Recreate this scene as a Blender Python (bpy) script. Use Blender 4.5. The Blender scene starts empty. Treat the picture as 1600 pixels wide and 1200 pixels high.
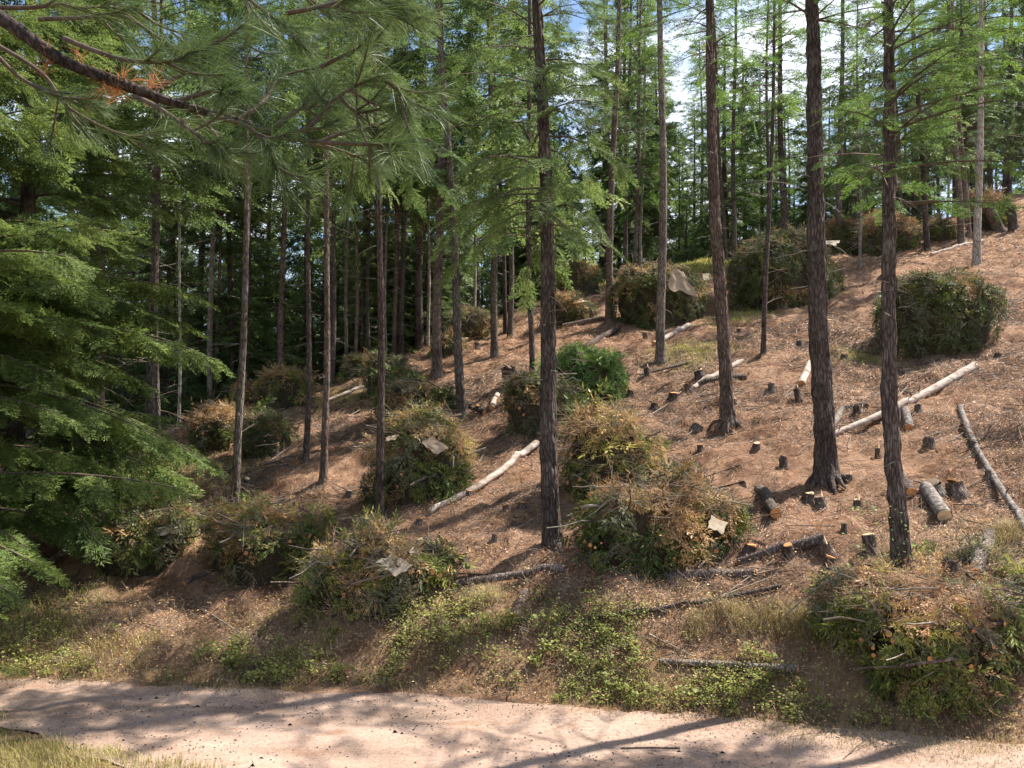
import bpy, math, random
import numpy as np
from mathutils import Vector, Matrix
C = bpy.context
scene = C.scene
col = scene.collection
R = math.radians

# ------------------------------------------------------------------ camera
F = 1340.0; PITCH = R(3.0); CAMZ = 3.0
cam_d = bpy.data.cameras.new('camera'); cam = bpy.data.objects.new('camera', cam_d); col.objects.link(cam)
cam.location = (0, 0, CAMZ); cam.rotation_euler = (R(90) + PITCH, 0, 0)
cam_d.sensor_width = 36; cam_d.lens = 36 * F / 1600; cam_d.clip_start = .05; cam_d.clip_end = 3000
scene.camera = cam
scene.render.resolution_x = 1024; scene.render.resolution_y = 768
# ------------------------------------------------------------------ light
SUN_AZ, SUN_EL = 27.0, 54.0           # azimuth from +X towards +Y
sd = (math.cos(R(SUN_EL)) * math.cos(R(SUN_AZ)), math.cos(R(SUN_EL)) * math.sin(R(SUN_AZ)), math.sin(R(SUN_EL)))
sl = bpy.data.lights.new('sun', 'SUN'); sl.energy = 5.0; sl.angle = R(.53); sl.color = (1, .93, .83)
so = bpy.data.objects.new('sun', sl); col.objects.link(so)
so.rotation_euler = Vector(sd).to_track_quat('Z', 'Y').to_euler()
W = bpy.data.worlds.new('World'); scene.world = W; W.use_nodes = True
nt = W.node_tree; nt.nodes.clear(); N = nt.nodes.new; Lk = nt.links.new
out = N('ShaderNodeOutputWorld'); bg = N('ShaderNodeBackground'); bg.inputs['Strength'].default_value = .085
sky = N('ShaderNodeTexSky'); sky.sky_type = 'NISHITA'; sky.sun_disc = False
sky.sun_elevation = R(SUN_EL); sky.sun_rotation = R(90 - SUN_AZ); sky.air_density = 1.0; sky.dust_density = .6; sky.ozone_density = 2.0
tc = N('ShaderNodeTexCoord'); mp = N('ShaderNodeMapping'); mp.inputs['Scale'].default_value = (1, 1, 1.9); mp.inputs['Location'].default_value = (.85, .1, .05)
nz = N('ShaderNodeTexNoise'); nz.inputs['Scale'].default_value = 3.2; nz.inputs['Detail'].default_value = 8; nz.inputs['Roughness'].default_value = .58
rp = N('ShaderNodeValToRGB'); rp.color_ramp.elements[0].position = .48; rp.color_ramp.elements[1].position = .64
mx = N('ShaderNodeMix'); mx.data_type = 'RGBA'
Lk(tc.outputs['Generated'], mp.inputs['Vector']); Lk(mp.outputs['Vector'], nz.inputs['Vector']); Lk(nz.outputs['Fac'], rp.inputs['Fac'])
Lk(rp.outputs['Color'], mx.inputs['Factor']); Lk(sky.outputs['Color'], mx.inputs['A']); mx.inputs['B'].default_value = (7.8, 8.1, 8.8, 1)
Lk(mx.outputs['Result'], bg.inputs['Color']); Lk(bg.outputs['Background'], out.inputs['Surface'])
scene.view_settings.view_transform = 'Standard'; scene.view_settings.look = 'None'
scene.view_settings.exposure = 1.3; scene.view_settings.gamma = 1
scene.render.engine = 'CYCLES'
scene.cycles.max_bounces = 6; scene.cycles.diffuse_bounces = 3; scene.cycles.transmission_bounces = 3; scene.cycles.glossy_bounces = 1

# ------------------------------------------------------------------ helpers: noise, terrain
rng = np.random.default_rng(7)
def hsh(i, j, s):
    i = i.astype(np.int64); j = j.astype(np.int64)
    n = (i * 374761393 + j * 668265263 + s * 1442695041) & 0xffffffff
    n = ((n ^ (n >> 13)) * 1274126177) & 0xffffffff
    n = n ^ (n >> 16)
    return (n & 0xffffff) / float(0xffffff)
def vn(x, y, s=0):
    x = np.asarray(x, float); y = np.asarray(y, float)
    i = np.floor(x); j = np.floor(y); u = x - i; v = y - j
    u = u * u * (3 - 2 * u); v = v * v * (3 - 2 * v)
    return ((hsh(i, j, s) * (1 - u) + hsh(i + 1, j, s) * u) * (1 - v) + (hsh(i, j + 1, s) * (1 - u) + hsh(i + 1, j + 1, s) * u) * v) * 2 - 1
def fbm(x, y, o=4, s=0):
    a = 1; t = 0
    for k in range(o):
        t = t + a * vn(x * 2 ** k, y * 2 ** k, s + k * 17); a *= .5
    return t
def sp(x, w):                         # soft max(x, 0)
    return np.logaddexp(0, np.asarray(x, float) / w) * w
def sst(a, b, x):
    t = np.clip((x - a) / (b - a), 0, 1); return t * t * (3 - 2 * t)
def footY(X): return np.interp(X, [-60, -6.4, 0, 5.1, 60], [20, 10.7, 9.85, 8.5, -2]) + .07 * vn(X * .5, X * 0, 3)
def nearY(X): return np.interp(X, [-60, -5.2, -2.8, 0, 60], [16, 8.75, 7.55, 6.3, -12]) + .12 * vn(X * 1.3, X * 0, 5)
def crestY(X): return np.interp(X, [-60, -11, -9, -6, -2.2, 1.5, 9, 14.5, 18.5, 31, 80], [20, 21, 24.5, 27, 31, 38, 41, 37, 40, 52, 60])
def terrain(X, Y):
    X = np.asarray(X, float); Y = np.asarray(Y, float)
    Yf = footY(X); Yc = crestY(X)
    Ye = Y - sp(Y - Yc, 1.6)
    Xe = np.clip(X, -13, 45)
    plane = -2.5 + .15 * Xe + .30 * Ye - .012 * np.clip(Y - Yc, 0, 200)
    ramp = .24 * (np.minimum(Y, 22) - Yf)
    up = ramp + sp(plane - ramp, .12)
    bank = .8 * (Y - Yf)
    h = bank - sp(bank - up, .12)
    h = sp(h, .05)
    m = sst(0, 1.2, Y - Yf)
    h = h + m * (.13 * fbm(X * .8, Y * .8, 3, 11) + .085 * fbm(X * 2.9, Y * 2.9, 3, 23))
    h = h + .012 * vn(X * 1.5, Y * 2.5, 9) * (1 - m)
    q_ = (Y - nearY(X)) / (footY(X) - nearY(X)); h = h - (1 - m) * .022 * (np.exp(-((q_ - .32 - .03 * vn(X * .7, X * 0, 71)) / .07) ** 2) + np.exp(-((q_ - .74) / .07) ** 2)) * sst(0, .1, q_)
    h = h + 1.42 * (1 - sst(1.5, 6.3, Y - .12 * X * 0))
    return h
def gz(x, y): return float(terrain(x, y))
cP, sP = math.cos(PITCH), math.sin(PITCH)
def ray(px, py):
    u = (px - 800) / F; v = (600 - py) / F
    return u, cP - sP * v, sP + cP * v
TT = np.concatenate([np.arange(3, 60, .04), np.arange(60, 140, .3)])
def cast(px, py):
    dx, dy, dz = ray(px, py)
    t = TT / dy
    d = CAMZ + dz * t - terrain(dx * t, dy * t)
    k = np.argmax(d < 0)
    if d[k] >= 0: k = np.argmin(d / t + (t > 75) * 9)
    t = t[k]
    return Vector((dx * t, dy * t, gz(dx * t, dy * t)))
def at(px, py, Y):                    # point on a pixel's ray at depth Y
    dx, dy, dz = ray(px, py); t = Y / dy
    return Vector((dx * t, Y, CAMZ + dz * t))
def proj(p):
    x, y, z = p[0], p[1], p[2] - CAMZ
    yc = cP * y + sP * z; zc = -sP * y + cP * z
    return 800 + F * x / yc, 600 - F * zc / yc, yc

# ------------------------------------------------------------------ helpers: objects
def thing(name, label, cat, loc, group=None):
    o = bpy.data.objects.new(name, None); col.objects.link(o); o.location = loc; o.empty_display_size = .2
    return tag(o, label, cat, group)
def tag(o, label, cat, group=None):
    o['label'] = label; o['category'] = cat
    if group: o['group'] = group
    return o
class Geo:
    def __init__(s): s.v = []; s.q = []; s.m = []; s.n = 0; s.sm = []
    def quads(s, A, mi=0):            # A (N,4,3)
        A = np.asarray(A, np.float32).reshape(-1, 4, 3); n = len(A)
        if n == 0: return
        s.v.append(A.reshape(-1, 3)); s.q.append(np.arange(n * 4).reshape(n, 4) + s.n); s.n += n * 4
        s.m.append(np.full(n, mi)); s.sm.append(np.zeros(n, bool))
    def grid(s, V, Q, mi=0, smooth=True):
        V = np.asarray(V, np.float32).reshape(-1, 3); Q = np.asarray(Q)
        s.v.append(V); s.q.append(Q + s.n); s.n += len(V); s.m.append(np.full(len(Q), mi)); s.sm.append(np.full(len(Q), smooth))
    def sticks(s, P0, P1, r0, r1, mi=0):
        P0 = np.asarray(P0, float).reshape(-1, 3); P1 = np.asarray(P1, float).reshape(-1, 3)
        if len(P0) == 0: return
        d = P1 - P0; d /= np.linalg.norm(d, axis=1, keepdims=True) + 1e-9
        a = np.cross(d, [.31, .17, .93]); a /= np.linalg.norm(a, axis=1, keepdims=True) + 1e-9; b = np.cross(d, a)
        r0 = np.broadcast_to(np.asarray(r0, float), (len(P0),))[:, None]; r1 = np.broadcast_to(np.asarray(r1, float), (len(P0),))[:, None]
        V = []
        for k in range(3):
            c, sn = math.cos(k * 2.0944), math.sin(k * 2.0944); V.append(P0 + r0 * (a * c + b * sn))
        for k in range(3):
            c, sn = math.cos(k * 2.0944), math.sin(k * 2.0944); V.append(P1 + r1 * (a * c + b * sn))
        V = np.stack(V, 1); n = len(V)
        base = np.arange(n)[:, None, None] * 6
        Q = base + np.array([[0, 1, 4, 3], [1, 2, 5, 4], [2, 0, 3, 5]])[None]
        s.grid(V.reshape(-1, 3), Q.reshape(-1, 4), mi, True)
    def tube(s, P, r, seg=10, mi=0, bump=0, cap=None, seed=0, bs=6.0):
        P = np.asarray(P, float); r = np.asarray(r, float) * np.ones(len(P)); n = len(P)
        d = np.gradient(P, axis=0); d /= np.linalg.norm(d, axis=1, keepdims=True) + 1e-9
        a = np.cross(d, [.0, 1, .001]) if abs(d[n // 2][1]) < .8 else np.cross(d, [1, 0, .001])
        a /= np.linalg.norm(a, axis=1, keepdims=True); b = np.cross(d, a)
        th = np.arange(seg) * 2 * math.pi / seg
        L = np.concatenate([[0], np.cumsum(np.linalg.norm(np.diff(P, axis=0), axis=1))])
        rr = r[:, None] * np.ones((1, seg))
        if bump:
            # periodic furrows: blend two sheets
            U = th / (2 * math.pi) * bs * 2
            u2 = np.minimum(U, 2 * bs - U)
            f = np.abs(vn(u2[None, :] * 1.6 + (th[None, :] > math.pi) * 40 + L[:, None] * .4, L[:, None] * 3.2 + 0 * th[None, :], seed)) \
                + .5 * np.abs(vn(u2[None, :] * 3 + (th[None, :] > math.pi) * 40, L[:, None] * 7, seed + 1))
            w = np.clip(np.minimum(u2, bs - u2) * 2, .25, 1)
            rr = rr + bump * (f - .5) * w[None, :]
        V = P[:, None, :] + rr[:, :, None] * (a[:, None, :] * np.cos(th)[None, :, None] + b[:, None, :] * np.sin(th)[None, :, None])
        i = np.arange(n - 1)[:, None]; j = np.arange(seg)[None, :]; j2 = (j + 1) % seg
        Q = np.stack([i * seg + j, i * seg + j2, (i + 1) * seg + j2, (i + 1) * seg + j], -1).reshape(-1, 4)
        s.grid(V.reshape(-1, 3), Q, mi, True)
        if cap is not None:
            for e, sg in ((0, -1), (n - 1, 1)):
                if (cap[0] is not None and e == 0) or (cap[1] is not None and e):
                    ring = V[e]; c = ring.mean(0) + d[e] * sg * r[e] * .03
                    ring2 = c + (ring - c) * .5
                    VV = np.concatenate([ring, ring2, [c]]); jj = np.arange(seg); j2 = (jj + 1) % seg
                    Q1 = np.stack([jj, j2, seg + j2, seg + jj], -1); h = seg // 2
                    Q2 = np.array([[seg + 2 * k, seg + (2 * k + 1) % seg, seg + (2 * k + 2) % seg, 2 * seg] for k in range(h)])
                    s.grid(VV, np.concatenate([Q1, Q2]), cap[0] if e == 0 else cap[1], False)
    def build(s, name, mats, parent=None):
        me = bpy.data.meshes.new(name)
        if not isinstance(mats, (list, tuple)): mats = [mats]
        V = np.concatenate(s.v); Q = np.concatenate(s.q).astype(np.int32); n = len(Q)
        me.vertices.add(len(V)); me.vertices.foreach_set('co', V.astype(np.float32).ravel())
        me.loops.add(n * 4); me.loops.foreach_set('vertex_index', Q.ravel())
        me.polygons.add(n); me.polygons.foreach_set('loop_start', np.arange(n, dtype=np.int32) * 4)
        try: me.polygons.foreach_set('loop_total', np.full(n, 4, np.int32))
        except Exception: pass
        me.polygons.foreach_set('material_index', np.concatenate(s.m).astype(np.int32))
        me.polygons.foreach_set('use_smooth', np.concatenate(s.sm))
        for m in mats: me.materials.append(m)
        me.update(calc_edges=True)
        o = bpy.data.objects.new(name, me); col.objects.link(o)
        if parent: o.parent = parent
        return o

# ------------------------------------------------------------------ materials
def new_mat(name):
    m = bpy.data.materials.new(name); m.use_nodes = True; t = m.node_tree; t.nodes.clear(); return m, t, t.nodes.new, t.links.new
def ramp(N_, cols):
    r = N_('ShaderNodeValToRGB'); el = r.color_ramp.elements
    while len(el) > 1: el.remove(el[0])
    el[0].position = cols[0][0]; el[0].color = (*cols[0][1], 1)
    for p, c in cols[1:]:
        e = el.new(p); e.color = (*c, 1)
    return r
def leaf_mat(name, cols, trans=.35, spread=.35, rough=.55, gloss=.12, nscale=1.3):
    m, t, N_, L_ = new_mat(name)
    o = N_('ShaderNodeOutputMaterial'); g = N_('ShaderNodeNewGeometry'); oi = N_('ShaderNodeObjectInfo')
    tc = N_('ShaderNodeTexCoord'); nz = N_('ShaderNodeTexNoise'); nz.inputs['Scale'].default_value = nscale; nz.inputs['Detail'].default_value = 3
    L_(g.outputs['Position'], nz.inputs['Vector'])
    a = N_('ShaderNodeMath'); a.operation = 'MULTIPLY_ADD'; a.inputs[1].default_value = .45; L_(g.outputs['Random Per Island'], a.inputs[0])
    b = N_('ShaderNodeMath'); b.operation = 'MULTIPLY_ADD'; b.inputs[1].default_value = 1.1; b.inputs[2].default_value = -.35; L_(nz.outputs['Fac'], b.inputs[0]); L_(b.outputs[0], a.inputs[2])
    c2 = N_('ShaderNodeMath'); c2.operation = 'MULTIPLY_ADD'; c2.inputs[1].default_value = .25; L_(oi.outputs['Random'], c2.inputs[0]); L_(a.outputs[0], c2.inputs[2])
    r = ramp(N_, cols); L_(c2.outputs[0], r.inputs['Fac'])
    p = N_('ShaderNodeBsdfPrincipled'); p.inputs['Roughness'].default_value = rough; p.inputs['Specular IOR Level'].default_value = gloss * 2
    tr = N_('ShaderNodeBsdfTranslucent'); mxs = N_('ShaderNodeMixShader'); mxs.inputs[0].default_value = trans
    hs = N_('ShaderNodeHueSaturation'); hs.inputs['Value'].default_value = 1.5; hs.inputs['Hue'].default_value = .49; L_(r.outputs['Color'], hs.inputs['Color'])
    L_(r.outputs['Color'], p.inputs['Base Color']); L_(hs.outputs['Color'], tr.inputs['Color'])
    L_(p.outputs[0], mxs.inputs[1]); L_(tr.outputs[0], mxs.inputs[2]); L_(mxs.outputs[0], o.inputs['Surface'])
    return m
def bark_mat(name, c0, c1, c2, vs=1.0, bump=1.0, scale=13):
    m, t, N_, L_ = new_mat(name)
    o = N_('ShaderNodeOutputMaterial'); p = N_('ShaderNodeBsdfPrincipled'); p.inputs['Roughness'].default_value = .9; p.inputs['Specular IOR Level'].default_value = .15
    tc = N_('ShaderNodeTexCoord'); mp = N_('ShaderNodeMapping'); mp.inputs['Scale'].default_value = (1, 1, .22 * vs)
    L_(tc.outputs['Object'], mp.inputs['Vector'])
    n1 = N_('ShaderNodeTexNoise'); n1.inputs['Scale'].default_value = scale * 2.2; n1.inputs['Detail'].default_value = 6; n1.inputs['Roughness'].default_value = .7; L_(mp.outputs['Vector'], n1.inputs['Vector'])
    n2 = N_('ShaderNodeTexNoise'); n2.inputs['Scale'].default_value = 2.1; n2.inputs['Detail'].default_value = 3; L_(tc.outputs['Object'], n2.inputs['Vector'])
    vo = N_('ShaderNodeTexVoronoi'); vo.inputs['Scale'].default_value = scale * 2; vo.feature = 'DISTANCE_TO_EDGE'; L_(mp.outputs['Vector'], vo.inputs['Vector'])
    r = ramp(N_, [(.3, c0), (.48, c1), (.66, c2)])
    a = N_('ShaderNodeMath'); a.operation = 'MULTIPLY_ADD'; a.inputs[1].default_value = .5; L_(n2.outputs['Fac'], a.inputs[0])
    b = N_('ShaderNodeMath'); b.operation = 'MULTIPLY'; b.inputs[1].default_value = .5; L_(n1.outputs['Fac'], b.inputs[0]); L_(b.outputs[0], a.inputs[2])
    L_(a.outputs[0], r.inputs['Fac'])
    cr = ramp(N_, [(.0, (.25, .22, .2)), (.12, (.75, .74, .73)), (.25, (1.15, 1.13, 1.12))]); L_(vo.outputs['Distance'], cr.inputs['Fac'])
    mm = N_('ShaderNodeMix'); mm.data_type = 'RGBA'; mm.blend_type = 'MULTIPLY'; mm.inputs['Factor'].default_value = .85; L_(r.outputs['Color'], mm.inputs['A']); L_(cr.outputs['Color'], mm.inputs['B'])
    oi = N_('ShaderNodeObjectInfo'); rv = N_('ShaderNodeMapRange'); rv.inputs['To Min'].default_value = .7; rv.inputs['To Max'].default_value = 1.35; L_(oi.outputs['Random'], rv.inputs['Value'])
    n3 = N_('ShaderNodeTexNoise'); n3.inputs['Scale'].default_value = 4.5; n3.inputs['Detail'].default_value = 6; n3.inputs['Roughness'].default_value = .75; L_(tc.outputs['Object'], n3.inputs['Vector'])
    r3 = ramp(N_, [(.56, (0, 0, 0)), (.68, (.65, .65, .65))]); L_(n3.outputs['Fac'], r3.inputs['Fac'])
    ml = N_('ShaderNodeMix'); ml.data_type = 'RGBA'; ml.inputs['B'].default_value = (.2, .19, .15, 1); L_(mm.outputs['Result'], ml.inputs['A']); L_(r3.outputs['Color'], ml.inputs['Factor'])
    hv = N_('ShaderNodeHueSaturation'); L_(ml.outputs['Result'], hv.inputs['Color']); L_(rv.outputs['Result'], hv.inputs['Value'])
    L_(hv.outputs['Color'], p.inputs['Base Color'])
    h = N_('ShaderNodeMath'); h.operation = 'MULTIPLY_ADD'; h.inputs[1].default_value = .5
    mn = N_('ShaderNodeMath'); mn.operation = 'MINIMUM'; mn.inputs[1].default_value = .3; L_(vo.outputs['Distance'], mn.inputs[0])
    L_(mn.outputs[0], h.inputs[2]); L_(n1.outputs['Fac'], h.inputs[0])
    bp = N_('ShaderNodeBump'); bp.inputs['Strength'].default_value = bump; bp.inputs['Distance'].default_value = .03; L_(h.outputs[0], bp.inputs['Height'])
    L_(bp.outputs[0], p.inputs['Normal']); L_(p.outputs[0], o.inputs['Surface'])
    return m
def noise_mat(name, cols, scale, rough=.9, bump=.3, detail=6, dist=.02, stretch=(1, 1, 1)):
    m, t, N_, L_ = new_mat(name)
    o = N_('ShaderNodeOutputMaterial'); p = N_('ShaderNodeBsdfPrincipled'); p.inputs['Roughness'].default_value = rough; p.inputs['Specular IOR Level'].default_value = .2
    tc = N_('ShaderNodeTexCoord'); mp = N_('ShaderNodeMapping'); mp.inputs['Scale'].default_value = stretch; L_(tc.outputs['Object'], mp.inputs['Vector'])
    n1 = N_('ShaderNodeTexNoise'); n1.inputs['Scale'].default_value = scale; n1.inputs['Detail'].default_value = detail; n1.inputs['Roughness'].default_value = .65; L_(mp.outputs['Vector'], n1.inputs['Vector'])
    r = ramp(N_, cols); L_(n1.outputs['Fac'], r.inputs['Fac']); L_(r.outputs['Color'], p.inputs['Base Color'])
    bp = N_('ShaderNodeBump'); bp.inputs['Strength'].default_value = bump; bp.inputs['Distance'].default_value = dist; L_(n1.outputs['Fac'], bp.inputs['Height']); L_(bp.outputs[0], p.inputs['Normal'])
    L_(p.outputs[0], o.inputs['Surface']); return m
M = {}
M['fir'] = leaf_mat('fir_needles', [(0, (.03, .062, .022)), (.45, (.08, .138, .042)), (.85, (.16, .22, .065)), (1.1, (.24, .29, .09))], .4)
M['near_fir'] = leaf_mat('near_fir_needles', [(0, (.045, .08, .022)), (.5, (.11, .165, .042)), (1, (.26, .31, .08))], .42)
M['pine'] = leaf_mat('pine_needles', [(0, (.035, .07, .025)), (.5, (.075, .13, .045)), (1, (.14, .2, .07))], .25, gloss=.25)
M['near_pine'] = leaf_mat('near_pine_needles', [(0, (.025, .05, .016)), (.5, (.065, .11, .032)), (1, (.22, .27, .1))], .3, rough=.45, gloss=.16)
M['larch'] = leaf_mat('larch_needles', [(0, (.04, .095, .02)), (.5, (.085, .165, .032)), (1, (.17, .26, .055))], .4)
M['dead_needles'] = leaf_mat('dead_orange_needles', [(0, (.2, .07, .025)), (.6, (.4, .16, .06)), (1, (.55, .28, .12))], .3)
M['bough'] = leaf_mat('cut_green_boughs', [(0, (.018, .032, .01)), (.42, (.06, .095, .022)), (.72, (.17, .2, .045)), (1.05, (.38, .37, .09))], .22, nscale=2.5)
M['grey_bough'] = leaf_mat('cut_grey_green_boughs', [(0, (.05, .06, .03)), (.5, (.12, .125, .07)), (1.0, (.26, .24, .14))], .2, nscale=2.5)
M['dry'] = leaf_mat('dry_boughs', [(0, (.14, .08, .033)), (.35, (.35, .2, .085)), (.7, (.56, .36, .16)), (1.1, (.74, .57, .3))], .25, nscale=2.5)
M['yellow'] = leaf_mat('yellowed_boughs', [(0, (.16, .14, .03)), (.6, (.34, .28, .06)), (1, (.5, .42, .1))], .3)
M['fresh'] = leaf_mat('fresh_boughs', [(0, (.04, .1, .02)), (.5, (.11, .22, .045)), (1, (.26, .38, .1))], .35)
M['herb'] = leaf_mat('herb_leaves', [(0, (.07, .1, .025)), (.4, (.2, .24, .06)), (.75, (.4, .42, .13)), (1.1, (.6, .52, .22))], .4, nscale=.9)
M['drygrass'] = leaf_mat('dry_grass_blades', [(0, (.16, .13, .05)), (.5, (.33, .27, .12)), (1, (.52, .45, .24))], .3, nscale=.9)
M['grass'] = leaf_mat('yellow_green_grass_blades', [(0, (.12, .14, .035)), (.5, (.27, .27, .07)), (1, (.5, .44, .16))], .35, nscale=1.2)
M['bark'] = bark_mat('conifer_bark', (.04, .031, .028), (.1, .077, .068), (.22, .178, .158))
M['bark_red'] = bark_mat('reddish_bark', (.05, .035, .029), (.135, .097, .08), (.27, .21, .178))
M['bark_grey'] = bark_mat('grey_bark', (.06, .05, .045), (.15, .12, .1), (.3, .26, .22))
M['bark_pale'] = bark_mat('pale_bark', (.16, .13, .11), (.3, .26, .22), (.5, .45, .39), vs=.7)
M['branch'] = noise_mat('branch_wood', [(.3, (.06, .04, .03)), (.7, (.16, .12, .1))], 20)
M['twig_grey'] = noise_mat('grey_dead_twigs', [(.3, (.16, .13, .1)), (.7, (.38, .33, .28))], 12)
M['log_pale'] = noise_mat('weathered_log_wood', [(.34, (.13, .085, .06)), (.42, (.3, .235, .19)), (.62, (.48, .41, .36))], 5, bump=.5, stretch=(1, 1, 3))
M['log_mottled'] = noise_mat('mottled_log_bark', [(.35, (.07, .058, .05)), (.5, (.16, .135, .12)), (.66, (.34, .3, .27))], 16, bump=.6)
M['cut'] = noise_mat('orange_cut_wood', [(.3, (.38, .15, .05)), (.6, (.62, .3, .12)), (.8, (.75, .48, .24))], 25, bump=.1)
M['cut_pale'] = noise_mat('pale_cut_wood', [(.3, (.45, .3, .16)), (.7, (.72, .56, .36))], 20, bump=.1)
M['stick'] = noise_mat('loose_stick_wood', [(.3, (.12, .08, .055)), (.5, (.24, .175, .13)), (.75, (.45, .37, .3))], 2.5)
M['paper'] = noise_mat('tan_paper', [(.3, (.34, .24, .16)), (.7, (.5, .38, .27))], 6, bump=.3)
M['paper_pale'] = noise_mat('pale_paper', [(.3, (.44, .34, .22)), (.7, (.64, .54, .4))], 6, bump=.3)
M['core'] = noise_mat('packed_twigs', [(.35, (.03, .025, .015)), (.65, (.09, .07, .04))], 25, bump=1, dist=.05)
M['pebble'] = noise_mat('pebbles', [(.3, (.16, .12, .1)), (.7, (.42, .36, .32))], 6)

def ground_mat():
    m, t, N_, L_ = new_mat('needle_litter_ground')
    o = N_('ShaderNodeOutputMaterial'); p = N_('ShaderNodeBsdfPrincipled'); p.inputs['Roughness'].default_value = .95; p.inputs['Specular IOR Level'].default_value = .1
    g = N_('ShaderNodeTexCoord')
    def nz(s, d=6, r=.65):
        n = N_('ShaderNodeTexNoise'); n.inputs['Scale'].default_value = s; n.inputs['Detail'].default_value = d; n.inputs['Roughness'].default_value = r; L_(g.outputs['Object'], n.inputs['Vector']); return n
    n1 = nz(7, 8, .75); n2 = nz(1.3, 6, .7); n3 = nz(45, 3, .8); n4 = nz(1.7, 4)
    r1 = ramp(N_, [(.3, (.1, .052, .035)), (.45, (.28, .16, .1)), (.56, (.44, .27, .17)), (.7, (.64, .45, .3))]); L_(n1.outputs['Fac'], r1.inputs['Fac'])
    r2 = ramp(N_, [(.25, (.15, .08, .055)), (.5, (.37, .22, .14)), (.75, (.62, .43, .29))]); L_(n3.outputs['Fac'], r2.inputs['Fac'])
    m1 = N_('ShaderNodeMix'); m1.data_type = 'RGBA'; m1.inputs['Factor'].default_value = .5; L_(r1.outputs['Color'], m1.inputs['A']); L_(r2.outputs['Color'], m1.inputs['B'])
    r3 = ramp(N_, [(.42, (0, 0, 0)), (.62, (1, 1, 1))]); L_(n2.outputs['Fac'], r3.inputs['Fac'])
    m2 = N_('ShaderNodeMix'); m2.data_type = 'RGBA'; m2.blend_type = 'MULTIPLY'; m2.inputs['B'].default_value = (.5, .42, .38, 1); L_(m1.outputs['Result'], m2.inputs['A']); L_(r3.outputs['Color'], m2.inputs['Factor'])
    at_ = N_('ShaderNodeAttribute'); at_.attribute_name = 'grass'
    r4 = ramp(N_, [(.3, (.1, .09, .035)), (.55, (.22, .2, .075)), (.8, (.4, .33, .15))]); L_(n1.outputs['Fac'], r4.inputs['Fac'])
    ad = N_('ShaderNodeMath'); ad.operation = 'MULTIPLY_ADD'; ad.inputs[1].default_value = 1.6; ad.inputs[2].default_value = -.8; L_(n4.outputs['Fac'], ad.inputs[0])
    ad2 = N_('ShaderNodeMath'); ad2.operation = 'ADD'; ad2.use_clamp = True; L_(ad.outputs[0], ad2.inputs[0]); L_(at_.outputs['Fac'], ad2.inputs[1])
    ml = N_('ShaderNodeMath'); ml.operation = 'MULTIPLY'; ml.use_clamp = True; L_(ad2.outputs[0], ml.inputs[0]); L_(at_.outputs['Fac'], ml.inputs[1])
    m3 = N_('ShaderNodeMix'); m3.data_type = 'RGBA'; L_(m2.outputs['Result'], m3.inputs['A']); L_(r4.outputs['Color'], m3.inputs['B']); L_(ml.outputs[0], m3.inputs['Factor'])
    L_(m3.outputs['Result'], p.inputs['Base Color'])
    ba = N_('ShaderNodeMath'); ba.operation = 'ADD'; L_(n1.outputs['Fac'], ba.inputs[0]); L_(n3.outputs['Fac'], ba.inputs[1])
    bp = N_('ShaderNodeBump'); bp.inputs['Strength'].default_value = .9; bp.inputs['Distance'].default_value = .06; L_(ba.outputs[0], bp.inputs['Height']); L_(bp.outputs[0], p.inputs['Normal'])
    L_(p.outputs[0], o.inputs['Surface']); return m
def road_mat():
    m, t, N_, L_ = new_mat('gravel_road_surface')
    o = N_('ShaderNodeOutputMaterial'); p = N_('ShaderNodeBsdfPrincipled'); p.inputs['Roughness'].default_value = .95; p.inputs['Specular IOR Level'].default_value = .1
    g = N_('ShaderNodeTexCoord')
    def nz(s, d=6, r=.65, st=None):
        n = N_('ShaderNodeTexNoise'); n.inputs['Scale'].default_value = s; n.inputs['Detail'].default_value = d; n.inputs['Roughness'].default_value = r
        if st:
            mp = N_('ShaderNodeMapping'); mp.inputs['Scale'].default_value = st; L_(g.outputs['Object'], mp.inputs['Vector']); L_(mp.outputs['Vector'], n.inputs['Vector'])
        else: L_(g.outputs['Object'], n.inputs['Vector'])
        return n
    n1 = nz(1.2, 5, .6, (.5, 1.3, 1)); n2 = nz(30, 7, .9); n3 = nz(2.2, 7, .8, (.6, 1.6, 1))
    r1 = ramp(N_, [(.3, (.23, .16, .122)), (.5, (.335, .24, .187)), (.7, (.42, .31, .25))]); L_(n1.outputs['Fac'], r1.inputs['Fac'])
    r2 = ramp(N_, [(.32, (.35, .32, .3)), (.5, (.95, .94, .93)), (.68, (1.5, 1.5, 1.5))]); L_(n2.outputs['Fac'], r2.inputs['Fac'])
    m1 = N_('ShaderNodeMix'); m1.data_type = 'RGBA'; m1.blend_type = 'MULTIPLY'; m1.inputs['Factor'].default_value = .8; L_(r1.outputs['Color'], m1.inputs['A']); L_(r2.outputs['Color'], m1.inputs['B'])
    r3 = ramp(N_, [(.54, (0, 0, 0)), (.66, (.75, .75, .75))]); L_(n3.outputs['Fac'], r3.inputs['Fac'])
    m2 = N_('ShaderNodeMix'); m2.data_type = 'RGBA'; m2.inputs['B'].default_value = (.25, .14, .085, 1); L_(m1.outputs['Result'], m2.inputs['A']); L_(r3.outputs['Color'], m2.inputs['Factor'])
    L_(m2.outputs['Result'], p.inputs['Base Color'])
    bp = N_('ShaderNodeBump'); bp.inputs['Strength'].default_value = .6; bp.inputs['Distance'].default_value = .015; L_(n2.outputs['Fac'], bp.inputs['Height']); L_(bp.outputs[0], p.inputs['Normal'])
    L_(p.outputs[0], o.inputs['Surface']); return m

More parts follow.
